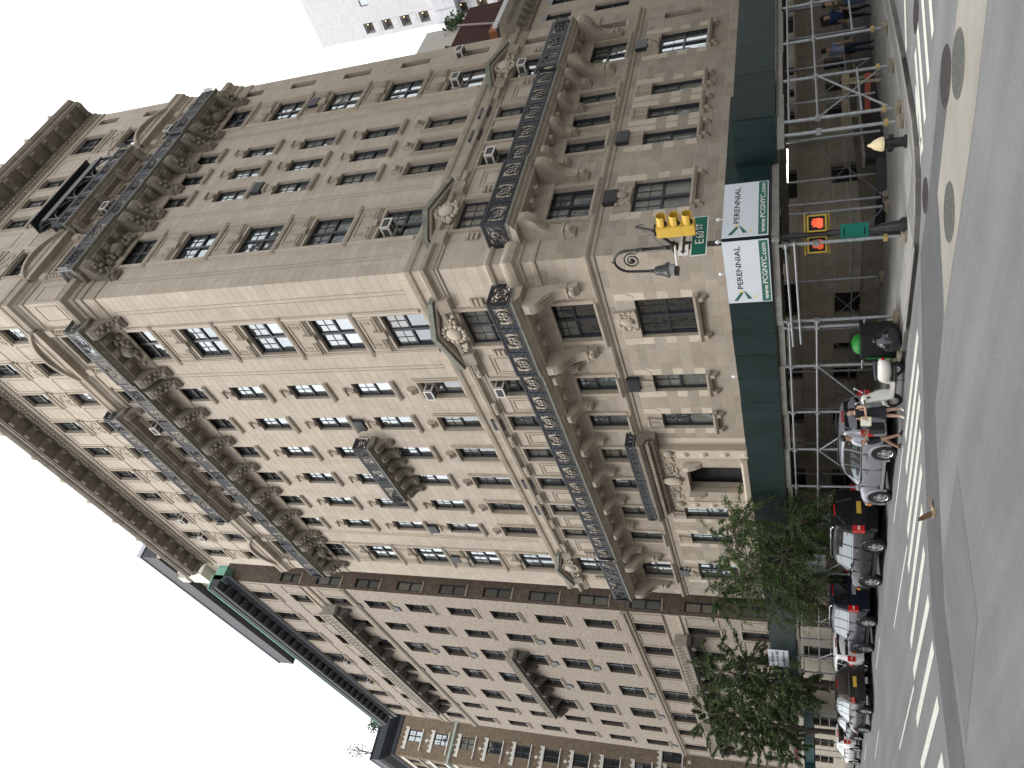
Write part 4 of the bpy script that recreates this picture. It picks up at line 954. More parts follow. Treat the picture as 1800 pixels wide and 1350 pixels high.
# ------------------------------------------------------------------ low stone house beside the corner building, on the side street
B4O = thing('town_house', 'low limestone house with arched window adjoining the corner building on the side street', 'building')
h4 = [(20.72, 21.5, 11.1, 13.1), (20.72, 21.5, 14.45, 15.9), (20.72, 21.5, 7.0, 9.2), (22.6, 23.4, 11.1, 13.1), (22.6, 23.4, 14.45, 15.9), (22.6, 23.4, 7.0, 9.2), (20.8, 22.3, 0, 3.2)]
v = MB(FB); wallgrid(v, TR + .01, 27, 0, 17.2, h4, -.03)
v.build('wall', LIMET, B4O); reveals(B4O, FB, -math.pi / 2, h4, LIMET, .3, -.03)
for a, b, c, d in h4:
    if c > 4: window(B4O, 'B', (a + b) / 2, c, b - a, d - c, .2, 1, True, True)
v = MB(FB)
for a in (20.72, 22.6):
    pts = [(a + .39 + .39 * math.cos(R(t)), 15.9 + .39 * math.sin(R(t))) for t in range(0, 181, 20)]; v.plate(pts, -.2, -.02)
v.build('arch_head', FRAME, B4O)
v = MB(FB); v.prism([(-.03, 16.7), (.1, 16.75), (.2, 17.1), (.55, 17.35), (.6, 17.7), (.75, 17.9), (.8, 18.3), (-.03, 18.45)], TR + .02, 27)
for i in range(9): v.prism([(.0, 16.9), (.5, 17.35), (.5, 17.2), (.2, 16.9)], 20.2 + i * .75, 20.45 + i * .75)
v.build('cornice', LIMED, B4O)
v = MB(FB); v.box(TR + .03, 27, .55, .66, 18.45, 18.75); v.build('gutter', mat('gutter_white', (.6, .6, .62), .5, .05), B4O)
v = MB(); v.box(-12, -1.0, TR + .05, 27, 17.2, 22.6); v.box(-12, -1.02, TR + .05, 27.2, 0, 17); v.build('upper_wall', RED, B4O)
v = MB(); v.box(-7, -1.2, 21.8, 25, 22.6, 25.2); v.build('roof_parapet', mat('pale_render', (.66, .64, .60), .8, .05, 1), B4O)
v = MB(); v.tube([(-.9, 23.4, 18.7), (-.95, 24.6, 22.8)], .07, 6); v.build('drain_pipe', mat('pipe_pink', (.35, .30, .30), .5, .05), B4O)
v = MB(); v.box(-1.0, -.2, 21.7, 22.3, 18.6, 19.3); v.build('roof_vent', PH, B4O)
v = MB(); v.box(-1.0, -.55, 21.9, 22.9, 19.3, 19.9); v.build('roof_box', mat('terracotta_box', (.42, .17, .08), .8, .05), B4O)
rshrub((-1.4, 25.6, 23.4), (.8, 1.8, .7), 500, 'bright green roof plants above the dark red brick wall beside the white tower')
rshrub((-1.5, 22.3, 22.9), (.4, .5, .45), 160, 'small plant in front of the pale roof wall')

# ------------------------------------------------------------------ distant white brick tower
B5O = thing('tower', 'distant pale grey brick tower with recessed balconies behind the roof plants', 'building')
TY = 75.0
F5 = lambda s, o, z: (s, TY - o, z)
rec = [(-21.25, -19.82, z, z + 2.35) for z in [55.2 - 2.78 * k for k in range(8)]]
wn = [(-17.6, -16.7, z, z + 1.2) for z in [55.6 - 5.6 * k for k in range(4)]] + [(-12.6, -11.7, z, z + 1.2) for z in [55.6 - 5.6 * k for k in range(4)]]
v = MB(F5); wallgrid(v, -21.85, 10, 20, 63.2, rec + wn, 0)
v.F = ID; v.add([(-21.85, TY, 20), (-21.85, TY + 30, 20), (-21.85, TY + 30, 63.2), (-21.85, TY, 63.2)], [(0, 1, 2, 3)]); v.box(-21.85, 10, TY, TY + 30, 63.2, 65.0); v.build('brick_wall', WHT, B5O); reveals(B5O, F5, 0, [(a, b, c, d) for a, b, c, d in rec], WHT, -1.4)
for a, b, c, d in rec:
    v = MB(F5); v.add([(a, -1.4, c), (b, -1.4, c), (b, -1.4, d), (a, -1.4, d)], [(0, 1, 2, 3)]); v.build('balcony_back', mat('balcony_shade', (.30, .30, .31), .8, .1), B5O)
    v = MB(F5); v.box(a + .2, a + .75, -1.38, -1.3, c, d - .3); v.build('balcony_door', mat('balcony_door', (.35, .29, .2), .7, .1), B5O)
    v = MB(F5); v.box(a, b, -.02, .04, c - .1, c + .9); v.build('balcony_parapet', WHT, B5O)
    v = MB(F5); v.ball((b - .45, -.6, d - .35), .09); v.build('balcony_lamp', mat('lamp_glow', (.8, .7, .5), .5, 0, emit=(1, .75, .4, 1.5)), B5O)
for a, b, c, d in wn:
    v = MB(F5); v.add([(a, -.2, c), (b, -.2, c), (b, -.2, d), (a, -.2, d)], [(0, 1, 2, 3)]); v.build('window', GL[1], B5O)
v = MB(F5); v.box(-21.3, -12, .0, 1.5, 43.2, 46.2)
for i in range(6): v.box(-21.3 + i * 1.6, -21.15 + i * 1.6, 1.5, 1.6, 43.2, 46.2)
v.build('glazed_terrace', mat('terrace_glass', (.55, .56, .6), .3, .15, 3), B5O)

# ------------------------------------------------------------------ blocks across the avenue and across the side street (unseen, added for window reflections and to shade the facades)
def opposite(label, x0, x1, y0, y1, H, face, M):
    t = thing('apartment_building', label, 'building', group='added unseen blocks facing the corner from across the streets')
    v = MB(); v.box(x0, x1, y0, y1, 0, H); v.build('brick_wall', M, t); v = MB(); v.box(x0 - .6, x1 + .6, y0 - .6, y1 + .6, H, H + 1.2); v.build('cornice', LIMED, t)
    wv = MB()
    if face == 'N':
        for i in range(int((x1 - x0) / 3.2)):
            for k in range(int(H / 3.7) - 1): xx = x0 + 1.4 + i * 3.2; wv.box(xx, xx + 1.3, y1 - .02, y1 + .03, 4.6 + k * 3.7, 6.8 + k * 3.7)
    else:
        for i in range(int((y1 - y0) / 3.2)):
            for k in range(int(H / 3.7) - 1): yy = y0 + 1.4 + i * 3.2; wv.box(x0 - .03, x0 + .02, yy, yy + 1.3, 4.6 + k * 3.7, 6.8 + k * 3.7)
    wv.build('window_rows', GLOW[0], t, kind='stuff')
OPB = mat('brick_opposite', (.24, .19, .155), .9, .15, 1.5); OPL = mat('stone_opposite', (.33, .30, .26), .9, .12, 1.0)
opposite('unseen brown block added across the avenue, for reflections in the lower windows', -92, 4, -72, -47, 46, 'N', OPB)
opposite('unseen stone block added across the side street, for window reflections and facade shade', 24.0, 48, 2, 60, 56, 'W', OPL)  # height and distance set to darken the side street facade
opposite('unseen stone block added diagonally across the crossing, behind the viewer', 25.5, 55, -72, -47, 40, 'N', OPL)
# ------------------------------------------------------------------ sidewalk shed
FY = -4.95; CX = 4.42      # outer faces of the shed: avenue side (y) and side street side (x)
ZB, ZT = 3.43, 4.72
SH = thing('sidewalk_shed', 'dark green sidewalk shed on steel pipes wrapping the avenue side of the corner', 'scaffold')
pan = MB(); pan.box(-.5, .5, -.02, .02, 0, 1); pan_m = pan.mesh('panel', GREENP)
x = CX; rp = random.Random(21); i = 0
while x > -29.5:
    wd = 1.22; h = ZT - ZB + rp.uniform(-.012, .012)
    ob('panel', pan_m, SH, (x - wd / 2, FY + rp.uniform(-.008, .008), ZB), 0, (wd - .012, 1, h)); x -= wd
for i in range(6): ob('panel', pan_m, SH, (CX + rp.uniform(-.006, .006), FY + .61 + i * 1.22, ZB), math.pi / 2, (1.21, 1, ZT - ZB))
v = MB(); v.box(-29.5, CX - .05, FY + .05, -.15, 3.40, 3.47); v.box(.2, CX - .05, -.2, 8, 3.40, 3.47); v.build('deck', DECK, SH)
for i in range(26):
    xx = CX - .6 - i * 1.3; v = MB(); v.box(xx - .05, xx + .05, FY + .3, -.3, 3.22, 3.40); v.build('joist', DECK, SH)
# edge beams in lengths
bm_ = MB(); bm_.box(-.5, .5, -.05, .05, -.09, .09); bm_ = bm_.mesh('edge_beam', BEAM)
PX = [3.97, .92, .64, -1.18, -3.62, -5.85, -8.35, -10.8, -13.2, -15.6, -18.0, -20.9, -23.2, -25.5, -27.9]
for i, (a, b) in enumerate(zip([4.36, .9, -1.2, -3.65, -5.9, -8.4, -10.9, -13.3, -15.7, -18.1, -21, -23.3, -25.6], [.9, -1.2, -3.65, -5.9, -8.4, -10.9, -13.3, -15.7, -18.1, -21, -23.3, -25.6, -28.5])):
    ob('edge_beam', bm_, SH, ((a + b) / 2, FY + .1 + (.04 if i % 2 else 0), 3.30 - (.04 if i % 2 else 0)), 0, (a - b + .15, 1, 1))
ob('edge_beam', bm_, SH, (CX - .12, FY + 3.0, 3.28), math.pi / 2, (6.1, 1, 1.1))
ps = MB(); ps.tube([(0, 0, .02), (0, 0, 1)], .048, 10); ps_m = ps.mesh('post', STEEL, 40)
WOOD = mat('wood_sill_block', (.27, .235, .18), .9, .25, 6, .3, 20, isl=.1)
sb = MB(); sb.box(-.16, .16, -.13, .13, 0, .05); sb.box(-.13, .13, -.15, .15, .05, .1); sb.box(-.14, .14, -.11, .11, .1, .15); sb_m = sb.mesh('timber_base', WOOD)
def post(parent, x, y, z0=0.0, zt=3.24, base=True):
    ob('post', ps_m, parent, (x, y, z0 + .13), 0, (1, 1, zt - z0 - .13))
    if base: ob('timber_base', sb_m, parent, (x, y, z0), rp.uniform(-.2, .2))
for xx in PX: post(SH, xx, FY + .1)
for xx in (1.9, -1.1, -3.6, -6.0, -8.4, -10.9, -13.3, -15.7, -18.1, -20.8, -23.3): post(SH, xx, -1.0)
for yy in (-.35, .9, 3.2): post(SH, 1.75, yy)
pp = MB(); pp.tube([(0, 0, 0), (1, 0, 0)], .03, 8); pp_m = pp.mesh('ledger_pipe', STEEL, 40)
def pipe(parent, p, q, name='ledger_pipe', r=1.0):
    p, q = Vector(p), Vector(q); d = q - p; o = ob(name, pp_m, parent, tuple(p)); o.rotation_mode = 'QUATERNION'; o.rotation_quaternion = d.to_track_quat('X', 'Z'); o.scale = (d.length, r, r); return o
yl = FY + .04
for a, b in ((4.1, -.05), ): pipe(SH, (a, yl - .05, 3.03), (a - 4.2, yl - .05, 2.93), r=1.1); pipe(SH, (a + .05, yl - .05, 2.80), (a - 4.1, yl - .05, 2.70), r=1.1)
for a, b in zip(PX[1:-1], PX[2:]):
    pipe(SH, (a, yl, 3.03), (b, yl, 3.03)); pipe(SH, (a, yl, 2.24), (b, yl, 2.24))
pipe(SH, (.92, yl, .92), (-1.3, yl, .92))
for k, (a, b) in enumerate(zip(PX[3:-1], PX[4:])):
    if k % 2 == 0: pipe(SH, (a, yl, 2.2), (b, yl, .35), 'cross_brace')
    else: pipe(SH, (b, yl, 2.2), (a, yl, .35), 'cross_brace', .8)
for a, b in zip((1.9, -1.1, -3.6, -6.0, -8.4, -10.9, -13.3, -15.7, -18.1, -20.8), (-1.1, -3.6, -6.0, -8.4, -10.9, -13.3, -15.7, -18.1, -20.8, -23.3)):
    pipe(SH, (a, -1.0, 1.0), (b, -1.0, 1.0), r=.8); pipe(SH, (a, -1.05, 2.1), (b, -1.05, .2), 'cross_brace', .6); pipe(SH, (b, -1.08, 2.1), (a, -1.08, .2), 'cross_brace', .6)
pipe(SH, (1.75, -.35, 1.02), (1.75, 3.2, 1.02), r=.8); pipe(SH, (1.77, -.35, 2.2), (1.77, 3.2, .1), 'cross_brace', .6); pipe(SH, (1.79, 3.2, 2.2), (1.79, -.35, .1), 'cross_brace', .6)
BRASS = mat('clamp_brass', (.55, .40, .16), .4, .1, metal=.6)
cl = MB(); cl.box(-.07, .07, -.07, .07, -.05, .05); cl_m = cl.mesh('pipe_clamp', BRASS)
cs_ = MB(); cs_.box(-.065, .065, -.065, .065, -.07, .07); cs_m = cs_.mesh('pipe_clamp', STEEL)
for xx in PX[:8]:
    ob('pipe_clamp', cs_m, SH, (xx, FY + .08, 2.24)); ob('pipe_clamp', cs_m, SH, (xx, FY + .08, 3.03))
for xx in (3.97, .64): ob('pipe_clamp', cl_m, SH, (xx, FY + .08, .52))
# white bulbs along the parapet top
bl = MB(); bl.lathe([(.02, 0), (.02, .05), (.05, .09), (.055, .13), (.035, .17), (.01, .19)], n=8); bl_m = bl.mesh('light_bulb', mat('bulb_white', (.85, .85, .85), .3, 0), 50)
for p in ((3.15, FY + .02, ZT), (4.25, FY + .15, ZT), (CX - .02, -4.0, ZT), (-1.5, FY, ZT)): ob('light_bulb', bl_m, SH, p)
# second shed further along the side street, standing nearer the kerb
S2 = thing('sidewalk_shed', 'lower green sidewalk shed along the side street beyond the hydrant', 'scaffold')
F2X = 6.0; Z2B, Z2T = 3.22, 4.42
for i in range(12): ob('panel', pan_m, S2, (F2X + rp.uniform(-.006, .006), -1.6 + 1.22 + i * 2.44, Z2B), math.pi / 2, (2.43, 1, Z2T - Z2B))
ob('panel', pan_m, S2, (F2X - .8, -1.6, Z2B), 0, (1.58, 1, Z2T - Z2B))
v = MB(); v.box(.3, F2X - .03, -1.55, 28, 3.14, 3.20); v.build('deck', DECK, S2)
for i in range(12): ob('edge_beam', bm_, S2, (F2X - .1, -3.0 + 1.25 + i * 2.5, 3.08 + (.03 if i % 2 else 0)), math.pi / 2, (2.56, 1, 1))
for i in range(20): v = MB(); v.box(.4, F2X - .2, -1.2 + i * 1.4, -1.1 + i * 1.4, 2.98, 3.14); v.build('joist', DECK, S2)
P2 = [-2.5, -1.85, .3, 2.5, 4.85, 7.2, 9.6, 12.0]
for yy in P2: post(S2, F2X - .1, yy, 0, 3.0)
for yy in (1.0, 3.2, 5.4, 7.6, 9.9): post(S2, 3.3, yy, 0, 3.0, False)
xl = F2X - .04
for a, b in zip(P2[1:-1], P2[2:]): pipe(S2, (xl, a, 2.86), (xl, b, 2.86)); pipe(S2, (xl, a, 2.1), (xl, b, 2.1))
for a, b in ((-1.85, .3), (2.5, 4.85)): pipe(S2, (xl, a, .98), (xl, b, .98))
pipe(S2, (xl, .3, 2.1), (xl, -1.85, .3), 'cross_brace'); pipe(S2, (xl - .06, -1.85, 2.1), (xl - .06, .3, .3), 'cross_brace', .8)
for yy in P2: ob('pipe_clamp', cs_m, S2, (F2X - .1, yy, 2.1)); ob('pipe_clamp', cl_m, S2, (F2X - .1, yy + .02, .42))
pipe(S2, (3.3, 1.0, 1.0), (3.3, 9.9, 1.0), r=.8); pipe(S2, (3.32, 3.2, 2.1), (3.32, 5.4, .2), 'cross_brace', .7); pipe(S2, (3.32, 5.4, 2.1), (3.32, 7.6, .2), 'cross_brace', .7)
# fluorescent tube under the deck
o = thing('tube_light', 'glowing white fluorescent tube light under the shed near the hydrant', 'light')
v = MB(); v.tube([(3.0, -.70, 3.0), (3.0, 1.03, 2.99)], .05, 8); v.build('lamp_tube', mat('tube_glow', (.9, .9, .85), .4, 0, emit=(1, .97, .88, 4)), o, smooth=40)
v = MB(); v.box(2.93, 3.07, -.72, 1.05, 3.05, 3.10); v.box(2.99, 3.01, -.5, -.48, 3.1, 3.4); v.box(2.99, 3.01, .8, .82, 3.1, 3.4); v.build('lamp_housing', WHITE, o)
# low black areaway railing wall along the side street
o = thing('areaway_wall', 'low black areaway wall with capping along the foot of the side street facade', 'low wall')
v = MB(); v.box(2.35, 2.6, .6, 26, 0, .62); v.build('wall_body', BLACK, o); v = MB(); v.box(2.3, 2.72, .55, 26, .62, .70); v.build('coping', LIMED, o)
v = MB(); v.slab([(.15, -.25), (1.7, -.25), (2.6, .6), (2.35, .6), (1.5, -.05), (.15, -.05)], 0, .3); v.build('corner_step', BLACK, o)

# ------------------------------------------------------------------ signs on the shed
SGN = mat('sign_white', (.62, .66, .72), .5, .03, 2); SGG = mat('sign_green', (.035, .135, .10), .5, .05, 2); SGY = mat('sign_yellow', (.75, .60, .12), .5, .05); SGD = mat('sign_black', (.03, .03, .035), .5, 0)
def perennial(label, o_, ax, ay, az, W, H):
    t = thing('company_sign', label, 'sign', group='company signs on the corner of the shed'); mw = axes(o_, ax, ay, az); t.matrix_world = mw
    v = MB(); v.box(0, W, 0, .02, 0, H); v.build('sign_board', SGN, t)
    v = MB(); v.box(.03, W - .03, .02, .024, .03, .27); v.build('web_band', SGG, t)
    base = Matrix.Rotation(R(90), 4, 'X'); fx = Matrix(((1, 0, 0, 0), (0, 0, 1, 0), (0, 1, 0, 0), (0, 0, 0, 1)))
    # text lies in its xy plane: map text x -> x, y -> z, normal -> +y (outwards)
    def tm(x, z, y=.026): mm = Matrix(((1, 0, 0, x), (0, 0, 1, y), (0, 1, 0, z), (0, 0, 0, 1))); return mm
    text('lettering', 'www.PCGNYC.com', .2, mat('letter_white', (.8, .8, .8), .5, 0), t, tm(.12, .085), W - .24)
    text('lettering', 'PERENNIAL', .22, SGD, t, tm(.58, .79), 1.64)
    v = MB()
    v.plate([(.10, 1.08), (.10, .97), (.40, .80), (.46, .86)], .02, .026); v.plate([(.50, .79), (.42, .72), (.16, .56), (.15, .68)], .02, .026)
    v.build('logo_ribbon', SGG, t)
    v = MB(); v.plate([(.47, .92), (.42, .86), (.48, .80), (.53, .84)], .02, .027); v.plate([(.16, .52), (.30, .47), (.22, .42)], .02, .027); v.build('logo_leaf', SGY, t)
    return t
perennial('white and green company sign board on the avenue face of the shed corner', (2.0, FY - .045, ZB + .03), (1, 0, 0), (0, -1, 0), (0, 0, 1), 2.40, 1.25)
perennial('white and green company sign board on the side street face of the shed corner', (CX + .045, -4.93, ZB + .03), (0, 1, 0), (1, 0, 0), (0, 0, 1), 2.42, 1.25)
t = thing('notice_sign', 'small white address notice on the end of the green shed by the bushy tree', 'sign'); t.matrix_world = axes((-27.1, FY - .04, 3.82), (1, 0, 0), (0, -1, 0), (0, 0, 1))
v = MB(); v.box(0, 2.4, 0, .015, 0, 1.07); v.build('sign_board', SGN, t)
def tm(x, z, y=.02): return Matrix(((1, 0, 0, x), (0, 0, 1, y), (0, 1, 0, z), (0, 0, 0, 1)))
text('lettering', '521 Park Avenue', .24, SGD, t, tm(.1, .78), 1.9); text('lettering', 'New York, NY 10065', .22, SGD, t, tm(.1, .52), 2.15); text('lettering', 'Terrace Construction Group', .15, SGG, t, tm(.1, .22), 2.1)
# ------------------------------------------------------------------ street lamp, signals, street sign on one corner pole
LP = (4.06, -4.61)
o = thing('street_lamp', 'black crook-necked street lamp post rising through the shed corner', 'street lamp', (*LP, 0))
v = MB(); v.lathe([(.26, 0), (.26, .12), (.2, .16), (.17, .5), (.14, .55), (.15, .62), (.10, .7), (.085, 2.5), (.08, 5.3)], n=12); v.build('pole', BLACK, o, smooth=40)
v = MB(); v.lathe([(.08, 5.3), (.12, 5.4), (.09, 5.5), (.12, 5.6), (.14, 5.75), (.09, 5.85), (.1, 6.0), (.19, 6.12), (.07, 6.18), (.055, 6.3), (.075, 6.34), (.05, 6.4), (.045, 7.0), (.07, 7.03), (.045, 7.1), (.06, 7.2), (.04, 7.25), (.04, 7.5)], n=10); v.build('pole_collar', BLACK, o, smooth=40)
v = MB(); v.tube([(0, 0, 7.45)] + [(-.42 + .42 * math.cos(R(a)), 0, 7.5 + .46 * math.sin(R(a))) for a in range(0, 181, 15)] + [(-.86, 0, 7.25), (-.88, 0, 6.95)], .042, 8)
v.tube([(-.4 + .28 * (1 - a / 900) * math.cos(R(a)), 0, 7.42 + .26 * (1 - a / 900) * math.sin(R(a))) for a in range(0, 640, 30)], .026, 6); v.tube([(-.08, 0, 7.2), (-.16, 0, 7.3), (-.12, 0, 7.42)], .02, 6); v.ball((-.4, 0, 7.42), .07); v.lathe([(.03, 7.93), (.05, 7.97), (.01, 8.06)], (-.42, 0, 0), 8)
v.build('crook_arm', BLACK, o, smooth=50)
v = MB(); v.lathe([(.04, 6.95), (.06, 6.9), (.05, 6.84), (.1, 6.8), (.14, 6.74), (.17, 6.56), (.21, 6.46), (.24, 6.42), (.25, 6.36)][::-1], (-.88, 0, 0), 14); v.build('lamp_hood', BLACK, o, smooth=40)
v = MB(); v.lathe([(.02, 6.10), (.10, 6.13), (.17, 6.22), (.20, 6.36)], (-.88, 0, 0), 14); v.build('lamp_globe', mat('lamp_glass', (.45, .47, .48), .15, .05, spec=.6), o, smooth=60)
YEL = mat('signal_yellow', (.66, .43, .07), .45, .08, 4, spec=.4)
t = thing('traffic_signal', 'yellow two-way traffic signal head hanging beside the lamp post', 'traffic light', (4.74, -4.62, 5.42))
v = MB(); v.box(-.17, .17, -.17, .17, 0, 1.08)
for z in (.36, .72): v.box(-.175, .175, -.175, .175, z - .008, z + .008)
v.build('housing', YEL, t)
def visor(sg, ax, z):
    v = MB(); pts = []; n = 12; Lv = .34
    vs = []
    for k in range(n + 1):
        a = R(-30 + 240 * k / n); vs.append((.15 * math.cos(a), .15 * math.sin(a)))
    P = [(0.17, x_, z + z_) for x_, z_ in vs] + [(0.17 + Lv, x_, z + z_) for x_, z_ in vs]; P2_ = [(0.17, x_ * .93, z + z_ * .93) for x_, z_ in vs] + [(0.17 + Lv, x_ * .93, z + z_ * .93) for x_, z_ in vs]
    m_ = n + 1; f1 = [[k, k + 1, m_ + k + 1, m_ + k] for k in range(n)]
    F_ = (lambda a, b, c: (a, b, c)) if ax == 'x' else (lambda a, b, c: (-b, a, c))
    v.add(P, f1, F_); v.add(P2_, f1, F_); v.add(P[m_:] + P2_[m_:], [[k, k + 1, m_ + k + 1, m_ + k] for k in range(n)], F_)
    v.build('visor', YEL, t, smooth=40)
    v = MB(); v.lathe([(.14, .171), (.14, .19), (.01, .20)], (0, 0, z), 12, 'x', lambda a, b, c: F_(a, b, c)); v.build('lens', BLACK, t)
for z in (.18, .54, .90): visor(1, 'x', z); visor(1, 'y', z)
v = MB(); v.box(-.12, .12, -.12, .12, 1.08, 1.16); v.tube([(0, 0, 1.12), (0, 0, 1.22)], .06, 8); v.tube([(0, 0, 1.2), (-.68, 0, .62)], .05, 8); v.tube([(0, 0, 1.2), (-.1, .35, 1.75)], .045, 8); v.tube([(-.1, .3, 1.66), (-.12, .42, 1.72), (-.1, .46, 1.6), (-.08, .34, 1.5)], .015, 6); v.build('mounting_arm', BLACK, t, smooth=40)
v = MB(); v.tube([(4.60, -4.2, 7.15), (4.4, -4.4, 6.75), (4.06, -4.61, 6.35), (3.6, -4.65, 5.9)], .008, 5); c_ = v.build('signal_cable', BLACK); tag(c_, 'thin black cable slung across the lamp post from the signal arm', 'cable')
SGR = mat('street_sign_green', (.0, .115, .082), .45, .04); SWH = mat('letter_white', (.8, .8, .8), .5, 0)
t = thing('street_sign', 'green street name sign reading E 60 ST behind the traffic signal', 'street sign'); t.matrix_world = axes((4.16, -5.2, 5.14), (0, 1, .02), (1, 0, 0), (0, 0, 1))
v = MB(); v.box(0, 1.72, 0, .012, 0, .46); v.build('sign_edge', SWH, t); v = MB(); v.box(.03, 1.69, .012, .017, .03, .43); v.build('sign_face', SGR, t)
text('lettering', 'E', .36, SWH, t, tm(.5, .1), .18); text('lettering', '60', .36, SWH, t, tm(.74, .1), .3); text('lettering', 'ST', .26, SWH, t, tm(1.12, .16), .26)
t = thing('one_way_sign', 'narrow white arrow sign just above the green street name sign', 'street sign'); t.matrix_world = axes((4.16, -5.15, 5.66), (0, 1, .02), (1, 0, 0), (0, 0, 1))
v = MB(); v.box(0, .92, 0, .012, 0, .28); v.build('sign_face', SWH, t); v = MB(); v.plate([(.06, .14), (.2, .05), (.2, .1), (.86, .1), (.86, .18), (.2, .18), (.2, .23)], .012, .016); v.build('arrow', SGD, t)
t = thing('sign_bracket', 'white and black clamp bar on the lamp post above the signs', 'bracket'); t.location = (*LP, 5.95)
v = MB(); v.tube([(.1, .15, .15), (.05, -.95, -.02)], .035, 8); v.build('bar', SWH, t, smooth=40); v = MB(); v.box(-.05, .1, -1.2, -.95, -.08, .05); v.build('bar_end', BLACK, t)
def ped(x, y, label, dim, rz):
    t = thing('pedestrian_signal', label, 'pedestrian signal', (x, y, 2.0), rz, 'pedestrian signals on the corner pole')
    v = MB(); v.box(-.2, .2, -.02, .2, 0, .42); v.build('housing', BLACK, t)
    v = MB()
    for a, b, c, d in ((-.23, -.19, 0, .44), (.19, .23, 0, .44), (-.23, .23, .42, .46), (-.23, .23, -.04, 0)): v.box(a, b, -.16, .2, c, d)
    v.box(-.27, .27, .0, .04, .5, .54); v.box(-.27, .27, .0, .04, -.12, -.08); v.build('hood', mat('signal_yellow_dull', (.36, .25, .03), .5, .1), t)
    g_ = mat('hand_glow' + str(dim), (.6, .08, .03), .5, 0, emit=(1, .13, .05, .7 * dim))
    v = MB()
    v.plate([(-.12, .05), (.10, .05), (.13, .13), (.13, .22), (-.1, .22), (-.15, .15)], -.03, -.02)
    for k in range(4): v.box(-.1 + k * .058, -.055 + k * .058, -.03, -.02, .22, .36 - abs(k - 1.5) * .03)
    v.build('hand_symbol', g_, t)
ped(4.30, -4.42, 'brightly lit orange hand pedestrian signal in a yellow hood beside the lamp post', 1.0, R(38)); ped(3.78, -4.70, 'dimmer orange hand pedestrian signal partly hidden by a shed pipe', .45, R(38))
t = thing('utility_box', 'blank green box front clamped low on the lamp post', 'box', (*LP, 0), R(38)); v = MB(); v.box(-.28, .22, -.12, -.10, .92, 1.62); v.build('panel_face', SGR, t); v = MB(); v.box(-.1, .1, -.12, .1, 1.0, 1.04); v.box(-.1, .1, -.12, .1, 1.5, 1.54); v.build('band', BLACK, t)
# hydrant
t = thing('fire_hydrant', 'black fire hydrant with a cream dome cap by the kerb', 'fire hydrant', (5.85, -3.36, 0))
v = MB(); v.lathe([(.17, 0), (.17, .06), (.13, .08), (.13, .48), (.15, .5), (.15, .54)], n=14); v.build('barrel', BLACK, t, smooth=40)
v = MB(); v.lathe([(.18, .54), (.19, .6), (.17, .66), (.12, .78), (.05, .86), (.035, .92), (.01, .93)], n=14); v.build('bonnet', mat('hydrant_cream', (.70, .60, .38), .55, .08), t, smooth=50)
v = MB()
for d in ((1, 0), (-1, 0), (0, -1)): v.tube([(0, 0, .38), (d[0] * .2, d[1] * .2, .38)], .06, 8); v.tube([(d[0] * .2, d[1] * .2, .38), (d[0] * .23, d[1] * .23, .38)], .075, 8)
v.build('outlet', BLACK, t, smooth=40)
# A-frame barricade leaning under the second shed
t = thing('barricade', 'weathered wooden A-frame barricade under the side street shed', 'barricade', (2.95, 3.6, 0), R(20))
BW_ = mat('barricade_wood', (.35, .30, .21), .9, .2, 5); RS = mat('barricade_red', (.40, .10, .06), .8, .2, 5)
for sg in (-1, 1): v = MB(); v.prism([(-.35, 0), (-.25, 0), (.06, 1.15), (-.04, 1.15)], sg * .55 - .04, sg * .55 + .04); v.prism([(.35, 0), (.25, 0), (-.06, 1.15), (.04, 1.15)], sg * .55 + .05, sg * .55 + .12); v.build('leg', BW_, t)
v = MB(); v.box(-.9, .9, -.03, .03, .95, 1.18); v.build('rail', BW_, t); v = MB(); v.box(-.8, .8, -.2, -.16, .3, .48); v.build('rail', RS, t)
# white tarpaulin under the shed by the tree
t = thing('tarpaulin', 'crumpled white tarpaulin hung under the shed behind the tree', 'tarpaulin'); v = MB(); n = 14
vs = []
for i in range(n + 1):
    for j in range(5): vs.append((-13.0 - i * .22, FY + .25 + .05 * math.sin(i * 1.9 + j * .4), 3.05 - j * (.28 if i > 2 else .1 * i + .02)))
v.add(vs, [[i * 5 + j, (i + 1) * 5 + j, (i + 1) * 5 + j + 1, i * 5 + j + 1] for i in range(n) for j in range(4)]); v.build('sheet', mat('tarp_white', (.55, .57, .62), .7, .1, 3), t)
# green entrance canopy and awnings further along the avenue
AWN = mat('awning_green', (.018, .06, .065), .75, .15, 3)
t = thing('entrance_canopy', 'long dark green entrance canopy with house number on the avenue pavement', 'canopy', (-49.8, 0, 0))
v = MB(); v.prism([(-4.6, 2.55), (0, 2.55), (0, 3.35), (-4.6, 3.35)], -1.3, 1.3, lambda a, o_, z: (a, o_, z)); v.build('canvas', AWN, t)
v = MB()
for xx in (-1.2, 1.2):
    for yy in (-4.5, -2.4): v.tube([(xx, yy, 0), (xx, yy, 2.6)], .03, 8)
v.build('canopy_post', STEEL, t, smooth=40)
text('lettering', '525', .34, SWH, t, axes((-.35, -4.61, 2.68), (1, 0, 0), (0, 0, 1), (0, -1, 0)), .7)
t = thing('side_canopy', 'dark green long canopy roof beside the trees with its frame poles', 'canopy', (-43, 0, 0)); v = MB(); v.box(-7.5, 6.3, -4.2, -3.6, 2.62, 3.25); v.build('canvas', AWN, t)
v = MB()
for xx in (-7, -3.5, 0, 3.5, 6): v.tube([(xx, -4.1, 0), (xx, -4.1, 2.65)], .03, 8)
v.build('canopy_post', STEEL, t, smooth=40)
